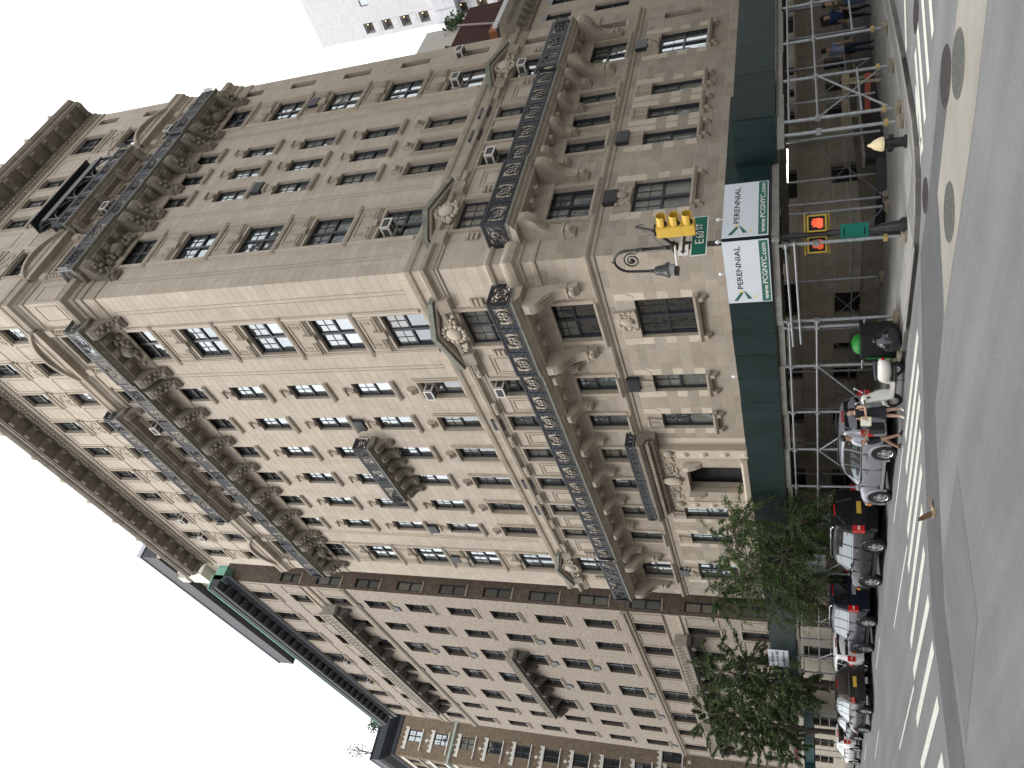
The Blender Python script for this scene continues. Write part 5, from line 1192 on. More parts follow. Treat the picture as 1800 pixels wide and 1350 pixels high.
t = thing('awning', 'green awning with dark red valance beyond the second tree', 'awning', (-47.5, 0, 0)); v = MB(); v.prism([(-3.6, 4.0), (0, 4.9), (0, 4.0)], -3.5, 2.5, lambda a, o_, z: (a, o_, z)); v.build('canvas', AWN, t); v = MB(); v.box(-3.5, 2.5, -3.64, -3.6, 3.75, 4.05); v.build('valance', mat('valance_red', (.12, .01, .015), .8, .1), t)
# air conditioners in windows
ACM = mat('ac_beige', (.50, .47, .41), .6, .08, 3); ACD = mat('ac_grille', (.05, .05, .055), .6, 0)
acb = MB(); acb.box(-.33, .33, -.3, .42, 0, .46); acb_m = acb.mesh('housing', ACM)
acg = MB(); acg.box(-.26, .26, .42, .428, .07, .39); acg.box(-.34, -.332, -.05, .3, .1, .36); acg.box(.332, .34, -.05, .3, .1, .36); acg.box(-.25, -.03, .0, .36, -.008, -.002); acg.box(.03, .25, .0, .36, -.008, -.002); acg_m = acg.mesh('vent_slots', ACD)
acr = MB()
for a, b, c, d in ((-.33, .33, .40, .46), (-.33, .33, 0, .06), (-.33, -.27, .06, .40), (.27, .33, .06, .40)): acr.box(a, b, .42, .435, c, d)
acr_m = acr.mesh('front_rim', mat('ac_white', (.72, .71, .68), .5, 0))
def ac(F_, s, z, label):
    t = thing('air_conditioner', label, 'air conditioner', F_(s, -.02, z), math.pi if F_ is FA else -math.pi / 2, 'window air conditioners')
    ob('housing', acb_m, t); ob('vent_slots', acg_m, t); ob('front_rim', acr_m, t)
ac(FA, 7.75, 19.85, 'air conditioner in the avenue window just above the cornice, nearest the corner')
ac(FA, 7.65, 16.05, 'window air conditioner behind the main balcony railing on the avenue side')
ac(FB, 3.0, 19.75, 'window air conditioner beside the corner pediment on the side street, nearest the corner')
ac(FB, 15.4, 19.75, 'air conditioner in the wide side street window above the pediment cornice, farthest from the corner')
ac(FB, 15.6, 15.95, 'air conditioner under the side street pediment farthest from the corner')
ac(FB, 7.6, 15.85, 'window air conditioner above the main balcony in the first narrow side street window')
ac(FB, 15.3, 39.7, 'air conditioner above the upper side street balcony, under the segmental pediment')
ac(FB, 7.6, 39.7, 'window air conditioner behind the upper side street balcony below the dark canopy')
ac(FA, 22.0, 46.15, 'air conditioner high under the roof cornice, second from the alley')
ac(FA, 24.6, 46.15, 'air conditioner high under the roof cornice, nearest the alley')
ac(FA, 10.6, 39.7, 'air conditioner between the two upper balconies on the avenue side')
ac(FB, 18.5, 20.35, 'small air conditioner in a narrow slit window of the side street facade')
ac(FA, 49.9, 46.1, 'air conditioner below the dark copper cornice, nearer the corner of two'); ac(FA, 55.4, 46.1, 'air conditioner below the dark copper cornice, farther from the corner of two')
# ------------------------------------------------------------------ vehicles
TYRE = mat('tyre_rubber', (.018, .018, .02), .85, .1, 8); RIM = mat('alloy_rim', (.55, .56, .58), .25, .05, metal=.85); RIMD = mat('rim_gap', (.02, .02, .022), .6, 0)
CHROME = mat('chrome', (.6, .61, .63), .15, 0, metal=.9); TRIMB = mat('black_plastic', (.02, .02, .022), .55, .1); TAIL = mat('tail_lamp_red', (.55, .015, .012), .2, 0, coat=.6, spec=.5); AMB = mat('indicator_amber', (.7, .2, .02), .3, 0, coat=.5)
PLATE = mat('plate_gold', (.62, .40, .06), .5, .05); PLW = mat('plate_grey', (.35, .36, .36), .5, .05); LAMPW = mat('lamp_clear', (.65, .66, .68), .15, 0, coat=.6)
CGL = glassmat('car_glass', (.014, .016, .017), .07, .02, .004)
def paint(name, c, metal=.0): return mat(name, c, .28, .05, 2, metal=metal, coat=.3, spec=.35)
WHC = {}
def wheel_mesh(r, w):
    k = (r, w)
    if k in WHC: return WHC[k]
    t = MB(); t.lathe([(r * .66, -w / 2), (r * .93, -w / 2), (r, -w * .32), (r, w * .32), (r * .93, w / 2), (r * .66, w / 2), (r * .64, w * .3), (r * .64, -w * .3), (r * .66, -w / 2)], n=28, axis='y', caps=False); tm_ = t.mesh('wheel', TYRE, 40)
    m_ = MB(); m_.lathe([(r * .66, -w * .48), (r * .60, -w * .40), (r * .58, -w * .1), (.01, -w * .1)], n=28, axis='y', caps=False); m_.cur = 1; m_.lathe([(r * .585, -w * .12), (.01, -w * .115)], n=24, axis='y', caps=False); m_.cur = 0
    for i in range(5):
        a = 2 * math.pi * i / 5 + .3; ca, sa = math.cos(a), math.sin(a); px_, pz_ = -sa, ca
        q = lambda rr, ww, yy: (ca * rr + px_ * ww, yy, sa * rr + pz_ * ww)
        m_.add([q(.03, -.055, -w * .42), q(.03, .055, -w * .42), q(r * .61, .075, -w * .40), q(r * .61, -.075, -w * .40), q(.03, -.055, -w * .2), q(.03, .055, -w * .2), q(r * .61, .075, -w * .2), q(r * .61, -.075, -w * .2)], [(0, 1, 2, 3), (0, 4, 5, 1), (1, 5, 6, 2), (2, 6, 7, 3), (3, 7, 4, 0)])
    m_.lathe([(.075, -w * .46), (.07, -w * .48), (.01, -w * .48)], n=12, axis='y'); rm = m_.mesh('rim', [RIM, RIMD], 35)
    WHC[k] = (tm_, rm); return WHC[k]
# local frame: +x is the front of the car, near side is +y (turned towards the camera by rz=pi)
def car(name, label, cat, x_rear, y_mid, st, W, wb0, wb, wr, col, group, glass, roofrail=None, plate=PLATE, tails=None, clad=None, spare=False):
    t = thing(name, label, cat, (x_rear, y_mid, RZ), math.pi, group); hw = W / 2
    def sec(x, zl, zb, zt, kb, kt):
        zmid = zl + (zb - zl) * .55
        return [(x, 0, zl), (x, hw * .86 * kb, zl), (x, hw * .97 * kb, zl + .10), (x, hw * kb, zl + .26), (x, hw * 1.0 * kb, zmid), (x, hw * .985 * kb, zb - .10), (x, hw * .95 * kb, zb), (x, hw * (kt + .035), zb + (zt - zb) * .55), (x, hw * kt, zt - .09 * min(1, (zt - zb) / .3)), (x, hw * (kt - .07), zt - .025 * min(1, (zt - zb) / .3)), (x, hw * (kt - .22), zt), (x, 0, zt + .012)]
    S = [sec(*q) for q in st]; n = len(S[0]); v = MB(); vs = []
    for s_ in S:
        vs += s_; vs += [(a, -b, c) for a, b, c in s_]
    N2 = 2 * n; fs = []
    for i in range(len(S) - 1):
        for k in range(n - 1):
            fs.append([i * N2 + k, i * N2 + k + 1, (i + 1) * N2 + k + 1, (i + 1) * N2 + k]); fs.append([i * N2 + n + k + 1, i * N2 + n + k, (i + 1) * N2 + n + k, (i + 1) * N2 + n + k + 1])
        fs.append([i * N2, (i + 1) * N2, (i + 1) * N2 + n, i * N2 + n]); 
    fs.append(list(range(n)) + list(range(N2 - 1, n - 1, -1))); e = (len(S) - 1) * N2; fs.append(list(range(e, e + n)) + list(range(e + N2 - 1, e + n - 1, -1)))
    v.add(vs, fs); bd = v.build('body', col, t, smooth=32)
    def surf(x, f, sg, off=.012):     # point on the glasshouse side: f=0 belt, 1 roof edge
        for (a, b) in zip(st[:-1], st[1:]):
            if a[0] <= x <= b[0]: u = (x - a[0]) / max(1e-6, b[0] - a[0]); q = [a[j] + (b[j] - a[j]) * u for j in range(6)]; break
        else: q = st[-1]
        p = sec(*q); pts = [p[6], p[7], p[8]]
        if f < .55: u = f / .55; A_, B_ = pts[0], pts[1]
        else: u = (f - .55) / .45; A_, B_ = pts[1], pts[2]
        return (x, sg * (A_[1] + (B_[1] - A_[1]) * u + off), A_[2] + (B_[2] - A_[2]) * u + off * .3)
    for sg in (1, -1):
        for (x0, x1, x2, x3) in glass:          # belt rear, belt front, top front, top rear
            g = MB(); nb = 4; vs = []
            for i in range(nb + 1):
                f = .07 + .85 * i / nb; u = i / nb
                vs += [surf(x0 + (x3 - x0) * u, f, sg), surf(x1 + (x2 - x1) * u, f, sg)]
            g.add(vs, [[2 * i, 2 * i + 1, 2 * i + 3, 2 * i + 2] for i in range(nb)]); g.build('side_window', CGL, t)
            d = MB()
            d.tube([surf(x0 - .01, .02, sg, .016), surf(x1 + .01, .02, sg, .016)], .014, 5); d.build('window_trim', CHROME if 'chrome' in label or roofrail == 'chrome' else TRIMB, t)
    # rear and front screens between stations
    def screen(i, nm, f0, f1):
        a, b = S[i], S[i + 1]; g = MB()
        q = lambda u, k, ins: tuple(a[k][j] + (b[k][j] - a[k][j]) * u for j in range(3))
        p = []
        for u in (f0, f1):
            l_ = q(u, 8, 0); p.append((l_[0], l_[1] * .90, l_[2]))
        dx = b[8][0] - a[8][0]; dz = b[8][2] - a[8][2]; ln = math.hypot(dx, dz); nx, nz = (-dz / ln * .016, dx / ln * .016)
        if i == 0 or nx < 0 and nm == 'rear_window': pass
        vs = [(p[0][0] + nx, p[0][1], p[0][2] + nz), (p[1][0] + nx, p[1][1], p[1][2] + nz), (p[1][0] + nx, -p[1][1], p[1][2] + nz), (p[0][0] + nx, -p[0][1], p[0][2] + nz)]
        g.add(vs, [(0, 1, 2, 3)]); g.build(nm, CGL, t)
    ri, fi = [k for k, q in enumerate(st) if len(q) > 6 and q[6] == 'R'], [k for k, q in enumerate(st) if len(q) > 6 and q[6] == 'F']
    st_ = st
    L_ = st[-1][0]
    wm, rm = wheel_mesh(wr, .23)
    for wx in (wb0, wb0 + wb):
        for sg in (1, -1):
            a_ = MB(); pts = [((wr + .07) * math.cos(R(q)), (wr + .07) * math.sin(R(q))) for q in range(-20, 201, 20)]
            a_.plate([(wx + p[0], wr + p[1]) for p in pts], sg * (hw - .05), sg * (hw + .006)); a_.build('wheel_well', RIMD, t)
            f_ = MB(); f_.tube([(wx + (wr + .085) * math.cos(R(q)), sg * (hw + .004), wr + (wr + .085) * math.sin(R(q))) for q in range(-22, 203, 16)], .03 if not clad else .055, 6); f_.build('wheel_arch', clad or col, t, smooth=60)
            w_ = ob('wheel', wm, t, (wx, sg * (hw - .062), wr), 0 if sg < 0 else math.pi); r_ = ob('rim', rm, w_)
    for sg in (1, -1):
        m_ = MB(); xm = glass[0][1] - .08; zb = surf(xm, 0, 1)[2]; m_.ball((xm, sg * (hw + .14), zb + .10), (.09, .13, .085), 10, 6); m_.tube([(xm, sg * (hw - .05), zb + .04), (xm, sg * (hw + .1), zb + .08)], .025, 6); m_.build('wing_mirror', clad if clad and clad is not TRIMB else col, t, smooth=50)
        for (x0, x1, x2, x3) in glass[:2]:
            h_ = MB(); hx = x0 + .14; zb = surf(hx, 0, 1)[2] - .13; h_.box(hx - .1, hx + .09, sg * (hw - .02) - .02, sg * (hw - .02) + .05, zb - .018, zb + .018); h_.build('door_handle', CHROME if roofrail == 'chrome' else col, t)
            s_ = MB(); zl = .42; s_.box(x0 - .02, x0 - .008, sg * hw * .93, sg * (hw + .003), zl, zb + .1); s_.build('door_seam', RIMD, t)
        s_ = MB(); s_.box(glass[0][1] + .1, glass[0][1] + .112, sg * hw * .93, sg * (hw + .003), .42, zb + .1); s_.build('door_seam', RIMD, t)
        s_ = MB(); s_.box(wb0 + wr + .12, wb0 + wb - wr - .12, sg * (hw - .06), sg * (hw + .008), .30, .40); s_.build('rocker_panel', clad or TRIMB, t)
        if roofrail:
            zr = max(q[3] for q in st); r_ = MB(); xs = [q[0] for q in st if q[3] > zr - .06]; r_.tube([(min(xs), sg * hw * .70, zr - .02), (min(xs) + .12, sg * hw * .70, zr + .06), (max(xs) - .2, sg * hw * .70, zr + .06), (max(xs), sg * hw * .70, zr - .02)], .022, 6); r_.build('roof_rail', CHROME if roofrail == 'chrome' else TRIMB, t, smooth=50)
    # bumpers, plate, lamps
    zl = st[0][1]; v = MB(); v.prism([(-hw * .95, .36), (hw * .95, .36), (hw * .95, .62), (-hw * .95, .62)], -.10, .06, lambda a, o_, z: (a, o_, z)); v.build('rear_bumper', clad or col, t)
    zbelt = st[1][2]
    v = MB(); v.box(-.045 - .0, -.02, -.26, .26, zbelt - .28, zbelt - .12); p_ = v.build('number_plate', plate, t)
    for sg in (1, -1):
        z0, z1 = tails or (zbelt - .28, zbelt + .08)
        v = MB(); v.box(-.035, .16, sg * hw * .78, sg * (hw * 1.0 + .004), z0, z1); v.build('tail_lamp', TAIL, t); v = MB(); v.box(-.04, .1, sg * hw * .80, sg * (hw * .97), z0 + (z1 - z0) * .4, z0 + (z1 - z0) * .55); v.build('reverse_lamp', LAMPW, t)
        v = MB(); v.ball((L_ - .12, sg * hw * .72, st[-2][2] - .08), (.16, .2, .09), 8, 5); v.build('headlamp', LAMPW, t, smooth=50); v = MB(); v.box(L_ - .34, L_ - .2, sg * hw * .97, sg * (hw + .004), st[-2][2] - .2, st[-2][2] - .08); v.build('indicator', AMB, t)
    # rear screen and high brake lamp
    zt = max(q[3] for q in st); k0, k1 = st[0], st[1]
    def rp(z):        # x of the tail at a height
        pts = [(q[0], q[3]) for q in st[:4]]; 
        for (xa, za), (xb, zb_) in zip(pts[:-1], pts[1:]):
            if za <= z <= zb_: return xa + (xb - xa) * (z - za) / max(1e-6, zb_ - za)
        return pts[-1][0] if z > pts[-1][1] else pts[0][0]
    za, zb_ = zbelt + .05, zt - .14; g = MB(); g.add([(rp(za) - .02, -hw * .74, za), (rp(za) - .02, hw * .74, za), (rp(zb_) - .02, hw * .66, zb_), (rp(zb_) - .02, -hw * .66, zb_)], [(0, 1, 2, 3)]); g.build('rear_window', CGL, t)
    v = MB(); v.box(rp(zt - .10) - .03, rp(zt - .10) + .02, -.24, .24, zt - .11, zt - .06); v.build('brake_lamp', TAIL, t)
    fx = [q for q in st if q[3] > zt - .08][-1]; nx_ = st[st.index(fx) + 1]; hwz = nx_
    g = MB(); f0, f1 = .06, .94; A_, B_ = fx, nx_
    P = lambda u: (A_[0] + (B_[0] - A_[0]) * u, A_[3] + (B_[3] - A_[3]) * u)
    (xa, za), (xb, zb_) = P(.05), P(.95); g.add([(xa + .02, -hw * .66, za + .025), (xa + .02, hw * .66, za + .025), (xb + .02, hw * .82, zb_ + .025), (xb + .02, -hw * .82, zb_ + .025)], [(0, 1, 2, 3)]); g.build('windscreen', CGL, t)
    return t
GP = 'cars parked along the avenue kerb'
SILV = paint('paint_silver_blue', (.36, .37, .41), .55); CLADG = mat('cladding_grey', (.27, .275, .30), .5, .05, 3); BLK = paint('paint_black', (.010, .010, .012)); BRNBLK = paint('paint_dark_brown', (.022, .019, .017)); WHP = paint('paint_white', (.72, .72, .72)); NAVY = paint('paint_navy', (.012, .016, .028))
# (x, z low, z belt, z top, width belt, width top) from the tail to the nose
suv = [(0, .42, 1.00, 1.04, .94, .84), (.06, .36, 1.03, 1.30, .985, .80), (.22, .34, 1.05, 1.60, 1.0, .76), (.40, .34, 1.05, 1.66, 1.0, .75), (1.2, .33, 1.04, 1.70, 1.0, .755), (2.1, .33, 1.02, 1.69, 1.0, .75), (2.55, .33, 1.01, 1.60, 1.0, .76), (3.25, .33, 1.00, 1.06, 1.0, .88), (3.9, .34, .94, .99, .985, .86), (4.35, .36, .84, .88, .93, .78), (4.5, .42, .70, .74, .82, .70)]
car('parked_car', 'silver grey crossover with grey wheel arches parked first behind the scooter', 'car', -2.95, -5.42, suv, 1.84, .98, 2.69, .36, SILV, GP, [(2.02, 2.95, 2.52, 2.02), (1.12, 1.96, 1.96, 1.16), (.42, 1.04, 1.04, .58)], 'black', PLW, None, CLADG)
tahoe = [(0, .46, 1.12, 1.16, .95, .86), (.05, .40, 1.15, 1.42, .985, .82), (.14, .38, 1.17, 1.76, 1.0, .79), (.30, .38, 1.17, 1.85, 1.0, .78), (1.4, .38, 1.16, 1.89, 1.0, .785), (2.7, .38, 1.15, 1.87, 1.0, .78), (3.0, .38, 1.15, 1.78, 1.0, .785), (3.6, .38, 1.13, 1.20, 1.0, .90), (4.5, .39, 1.09, 1.14, .99, .89), (4.95, .41, 1.0, 1.04, .94, .82), (5.1, .46, .85, .88, .86, .74)]
car('parked_car', 'black full-size SUV with gold plate parked directly ahead of the silver crossover', 'car', -8.75, -5.52, tahoe, 2.0, 1.12, 2.92, .40, BLK, GP, [(2.3, 3.2, 2.92, 2.3), (1.35, 2.22, 2.22, 1.35), (.35, 1.26, 1.26, .42)], 'chrome', PLATE, (.80, 1.22))
car('parked_car', 'black full-size SUV with grey plate parked under the first tree', 'car', -15.6, -5.55, tahoe, 2.0, 1.12, 2.92, .40, NAVY, GP, [(2.3, 3.2, 2.92, 2.3), (1.35, 2.22, 2.22, 1.35), (.35, 1.26, 1.26, .42)], 'chrome', PLW, (.80, 1.22))
car('parked_car', 'white car with red tail lamp half hidden between black vehicles', 'car', -21.6, -5.5, suv, 1.84, .98, 2.69, .36, WHP, GP, [(2.02, 2.95, 2.52, 2.02), (1.12, 1.96, 1.96, 1.16), (.42, 1.04, 1.04, .58)], 'black', PLW)
mdx = [(0, .44, .98, 1.02, .93, .84), (.08, .36, 1.02, 1.22, .985, .80), (.34, .34, 1.05, 1.52, 1.0, .75), (.62, .34, 1.05, 1.64, 1.0, .73), (1.4, .33, 1.04, 1.70, 1.0, .74), (2.3, .33, 1.02, 1.68, 1.0, .73), (2.8, .33, 1.01, 1.56, 1.0, .75), (3.6, .33, 1.0, 1.05, 1.0, .88), (4.3, .34, .93, .98, .985, .86), (4.75, .37, .82, .86, .93, .78), (4.9, .43, .68, .72, .82, .70)]
car('moving_car', 'dark brown SUV with wide red tail lamps and gold plate driving in the lane', 'car', -22.2, -7.25, mdx, 1.96, 1.05, 2.82, .37, BRNBLK, None, [(2.2, 3.2, 2.72, 2.2), (1.25, 2.12, 2.12, 1.3), (.5, 1.17, 1.17, .78)], 'black', PLATE, (.86, 1.04))
sedan = [(0, .42, .92, .96, .92, .84), (.1, .36, .97, 1.02, .98, .86), (.75, .33, .98, 1.06, 1.0, .84), (1.35, .32, .97, 1.40, 1.0, .70), (2.0, .32, .96, 1.45, 1.0, .70), (2.6, .32, .95, 1.40, 1.0, .70), (3.4, .32, .93, .99, 1.0, .86), (4.2, .34, .86, .90, .98, .84), (4.65, .4, .7, .73, .86, .72)]
car('parked_car', 'dark sedan parked beyond the brown SUV', 'car', -29.6, -5.6, sedan, 1.82, .95, 2.72, .33, BLK, GP, [(2.02, 2.95, 2.5, 2.02), (1.3, 1.96, 1.96, 1.5)], None, PLATE)
car('parked_car', 'white sedan with red tail lamps, last car before the green canopy', 'car', -34.6, -5.6, sedan, 1.82, .95, 2.72, .33, WHP, GP, [(2.02, 2.95, 2.5, 2.02), (1.3, 1.96, 1.96, 1.5)], None, PLATE)

# ------------------------------------------------------------------ scooter
CRM = paint('paint_cream', (.74, .73, .68)); SEATM = mat('seat_vinyl', (.03, .033, .042), .5, .05)
t = thing('motor_scooter', 'cream white motor scooter with black seat parked by the bin', 'scooter', (-.15, -5.95, RZ), math.radians(180 + 10))
# local +x front, wheelbase 1.25
for wx, nm in ((0, 'wheel'), (1.25, 'wheel')):
    w_ = MB(); w_.lathe([(.13, -.05), (.2, -.055), (.235, -.035), (.24, 0), (.235, .035), (.2, .055), (.13, .05)], n=20, axis='y', caps=False); w_ = w_.build('wheel', TYRE, t, smooth=40); w_.location = (wx, 0, .24)
    r_ = MB(); r_.lathe([(.14, -.045), (.1, -.05), (.03, -.06), (.01, -.06)], n=16, axis='y'); r_.lathe([(.14, .045), (.1, .05), (.03, .06), (.01, .06)], n=16, axis='y'); r_.build('rim', RIM, w_, smooth=40)
def loft(mb, secs, nseg=12):    # secs: (x, zc, ry, rz)
    vs = []
    for x, zc, ry, rz in secs:
        for k in range(nseg): a = 2 * math.pi * k / nseg; vs.append((x, ry * math.cos(a), zc + rz * math.sin(a)))
    m_ = len(secs); mb.add(vs, [[i * nseg + k, i * nseg + (k + 1) % nseg, (i + 1) * nseg + (k + 1) % nseg, (i + 1) * nseg + k] for i in range(m_ - 1) for k in range(nseg)] + [list(range(nseg))[::-1], list(range((m_ - 1) * nseg, m_ * nseg))])
v = MB(); loft(v, [(-.36, .62, .05, .06), (-.30, .60, .13, .13), (-.15, .56, .20, .20), (.1, .54, .22, .22), (.3, .55, .20, .20), (.42, .52, .15, .17), (.50, .42, .12, .10)]); v.build('rear_body', CRM, t, smooth=60)
v = MB(); v.box(.40, .98, -.17, .17, .26, .36); v.build('floorboard', CRM, t)
v = MB(); v.add([(.96, -.2, .28), (.96, .2, .28), (1.02, .24, .6), (1.02, -.24, .6), (1.16, -.16, 1.0), (1.16, .16, 1.0), (1.02, -.2, .28), (1.02, .2, .28), (1.10, .22, .6), (1.10, -.22, .6), (1.22, -.13, 1.0), (1.22, .13, 1.0)], [(0, 1, 2, 3), (3, 2, 5, 4), (7, 6, 9, 8), (8, 9, 10, 11), (0, 3, 9, 6), (3, 4, 10, 9), (1, 7, 8, 2), (2, 8, 11, 5), (4, 5, 11, 10), (0, 6, 7, 1)]); v.build('leg_shield', CRM, t, smooth=50)
v = MB(); loft(v, [(1.02, .50, .05, .03), (1.12, .52, .09, .07), (1.28, .50, .10, .09), (1.42, .44, .07, .09), (1.50, .36, .03, .05)]); v.build('front_fender', CRM, t, smooth=60)
v = MB(); loft(v, [(-.32, .80, .06, .03), (-.2, .82, .12, .05), (.05, .80, .14, .05), (.25, .78, .13, .05), (.42, .76, .08, .04)]); v.build('seat', SEATM, t, smooth=60)
v = MB(); loft(v, [(1.06, 1.05, .06, .06), (1.14, 1.06, .13, .09), (1.24, 1.06, .12, .10), (1.30, 1.05, .09, .08)]); v.build('handlebar_cowl', CRM, t, smooth=60)
v = MB(); v.lathe([(.085, 0), (.09, .03), (.01, .05)], (1.29, 0, 1.05), 14, 'x'); v.build('headlamp', LAMPW, t, smooth=50)
v = MB(); v.tube([(1.08, -.36, 1.06), (1.14, -.12, 1.07), (1.14, .12, 1.07), (1.08, .36, 1.06)], .018, 6); v.tube([(1.25, 0, .24), (1.18, 0, .6), (1.13, 0, 1.0)], .035, 8); v.build('handlebar', TRIMB, t, smooth=40)
for sg in (-1, 1): v = MB(); v.tube([(1.12, sg * .2, 1.08), (1.05, sg * .32, 1.28)], .009, 5); v.ball((1.04, sg * .34, 1.31), (.03, .07, .05), 8, 5); v.build('mirror', CHROME, t, smooth=50)
v = MB(); v.tube([(.35, .12, .26), (.28, .22, .0)], .014, 6); v.tube([(.35, -.12, .26), (.28, -.22, .0)], .014, 6); v.tube([(-.25, .16, .28), (.3, .14, .26)], .045, 8); v.box(-.1, .45, -.1, .1, .22, .36); v.build('stand_and_engine', TRIMB, t, smooth=40)
v = MB(); v.ball((-.37, 0, .60), (.03, .06, .05), 8, 5); v.build('tail_lamp', TAIL, t)

# ------------------------------------------------------------------ recycling bin, rubbish bag, timbers
BINM = mat('bin_black', (.012, .016, .016), .5, .2, 8); GRN = mat('lid_green', (.02, .20, .03), .45, .1, 5)
t = thing('recycling_bin', 'black ribbed recycling bin with a bright green domed lid', 'bin', (.35, -5.25, 0), R(8))
v = MB(); v.box(-.42, .42, -.36, .36, .08, 1.02); v.box(-.44, .44, -.38, .38, .98, 1.06); v.build('bin_body', BINM, t)
for i in range(11): v = MB(); v.box(-.40 + i * .08 - .012, -.40 + i * .08 + .012, -.375, -.36, .12, .96); v.build('rib', BLACK, t)
v = MB(); v.ball((-.12, 0, 1.06), (.30, .34, .22), 16, 8); v.build('lid', GRN, t, smooth=50); v = MB(); v.box(-.40, -.36, -.385, -.376, .2, .9); v.build('green_stripe', GRN, t)
def bag(label, loc, r, seed):
    t = thing('rubbish_bag', label, 'rubbish bag', loc); v = MB(); v.ball((0, 0, r[2]), r, 22, 14); rb = random.Random(seed)
    import mathutils
    v.v = [tuple(Vector(p) + (Vector(p) - Vector((0, 0, r[2]))).normalized() * (.10 * mathutils.noise.turbulence(Vector(p) * 6 + Vector((seed, 0, 0)), 4, True)) - Vector((0, 0, 0))) for p in v.v]
    v.v = [(a, b, max(0, c)) for a, b, c in v.v]; v.build('bag_film', mat('bag_black', (.012, .013, .018), .22, .1, 6, spec=.6), t, smooth=25); v = MB(); v.lathe([(.03, 0), (.05, .06), (.09, .12), (.07, .15)], (0, 0, r[2] * 2), 8); v.build('knot', BLACK, t)
bag('shiny crumpled black rubbish bag slumped against the recycling bin', (.85, -5.72, 0), (.33, .28, .30), 3)
for i, (x_, y_, l_) in enumerate(((-.2, -5.75, 1.6), (-.25, -5.62, 1.4), (-.7, -5.35, 1.7))):
    o = MB(); o.box(-l_ / 2, l_ / 2, -.05, .05, 0, .08); o = o.build('timber', WOOD); o.location = (x_, y_, .004 if y_ > -5.5 else .004); o.rotation_euler = (0, 0, R(-18 + 4 * i)); tag(o, ['weathered timber lying at the kerb edge beneath the scooter', 'short weathered timber lying behind the kerb timber', 'weathered timber lying nearest the shed posts by the scooter'][i], 'timber', 'timbers by the kerb')
# small sparrow in flight over the road
t = thing('bird', 'small brown bird flying low over the grey road', 'bird', (13.25, -18.84, 1.72)); BRN = mat('feather_brown', (.24, .15, .08), .9, .3, 60); BRL = mat('feather_pale', (.42, .33, .22), .9, .2, 60)
t.rotation_euler = (R(20), R(10), R(200))
v = MB(); loft(v, [(-.055, 0, .006, .006), (-.04, 0, .018, .016), (-.01, .002, .026, .024), (.02, .006, .022, .02), (.035, .010, .016, .016), (.05, .012, .015, .015), (.062, .011, .006, .006), (.072, .009, .002, .002)], 10); v.build('body', BRL, t, smooth=60)
v = MB(); v.add([(-.05, -.012, 0), (-.05, .012, 0), (-.12, .022, -.004), (-.12, -.022, -.004), (-.05, 0, -.006)], [(0, 1, 2, 3), (0, 4, 3), (1, 2, 4)]); v.build('tail', BRN, t)
for sg in (1, -1): v = MB(); v.add([(.03, sg * .015, .01), (-.025, sg * .015, .01), (-.04, sg * .08, .05), (-.05, sg * .15, .075), (-.015, sg * .15, .08), (.022, sg * .075, .048), (.0, sg * .07, .04)], [(0, 1, 2, 5), (5, 2, 3, 4), (1, 6, 2)]); v.build('wing', BRN, t)
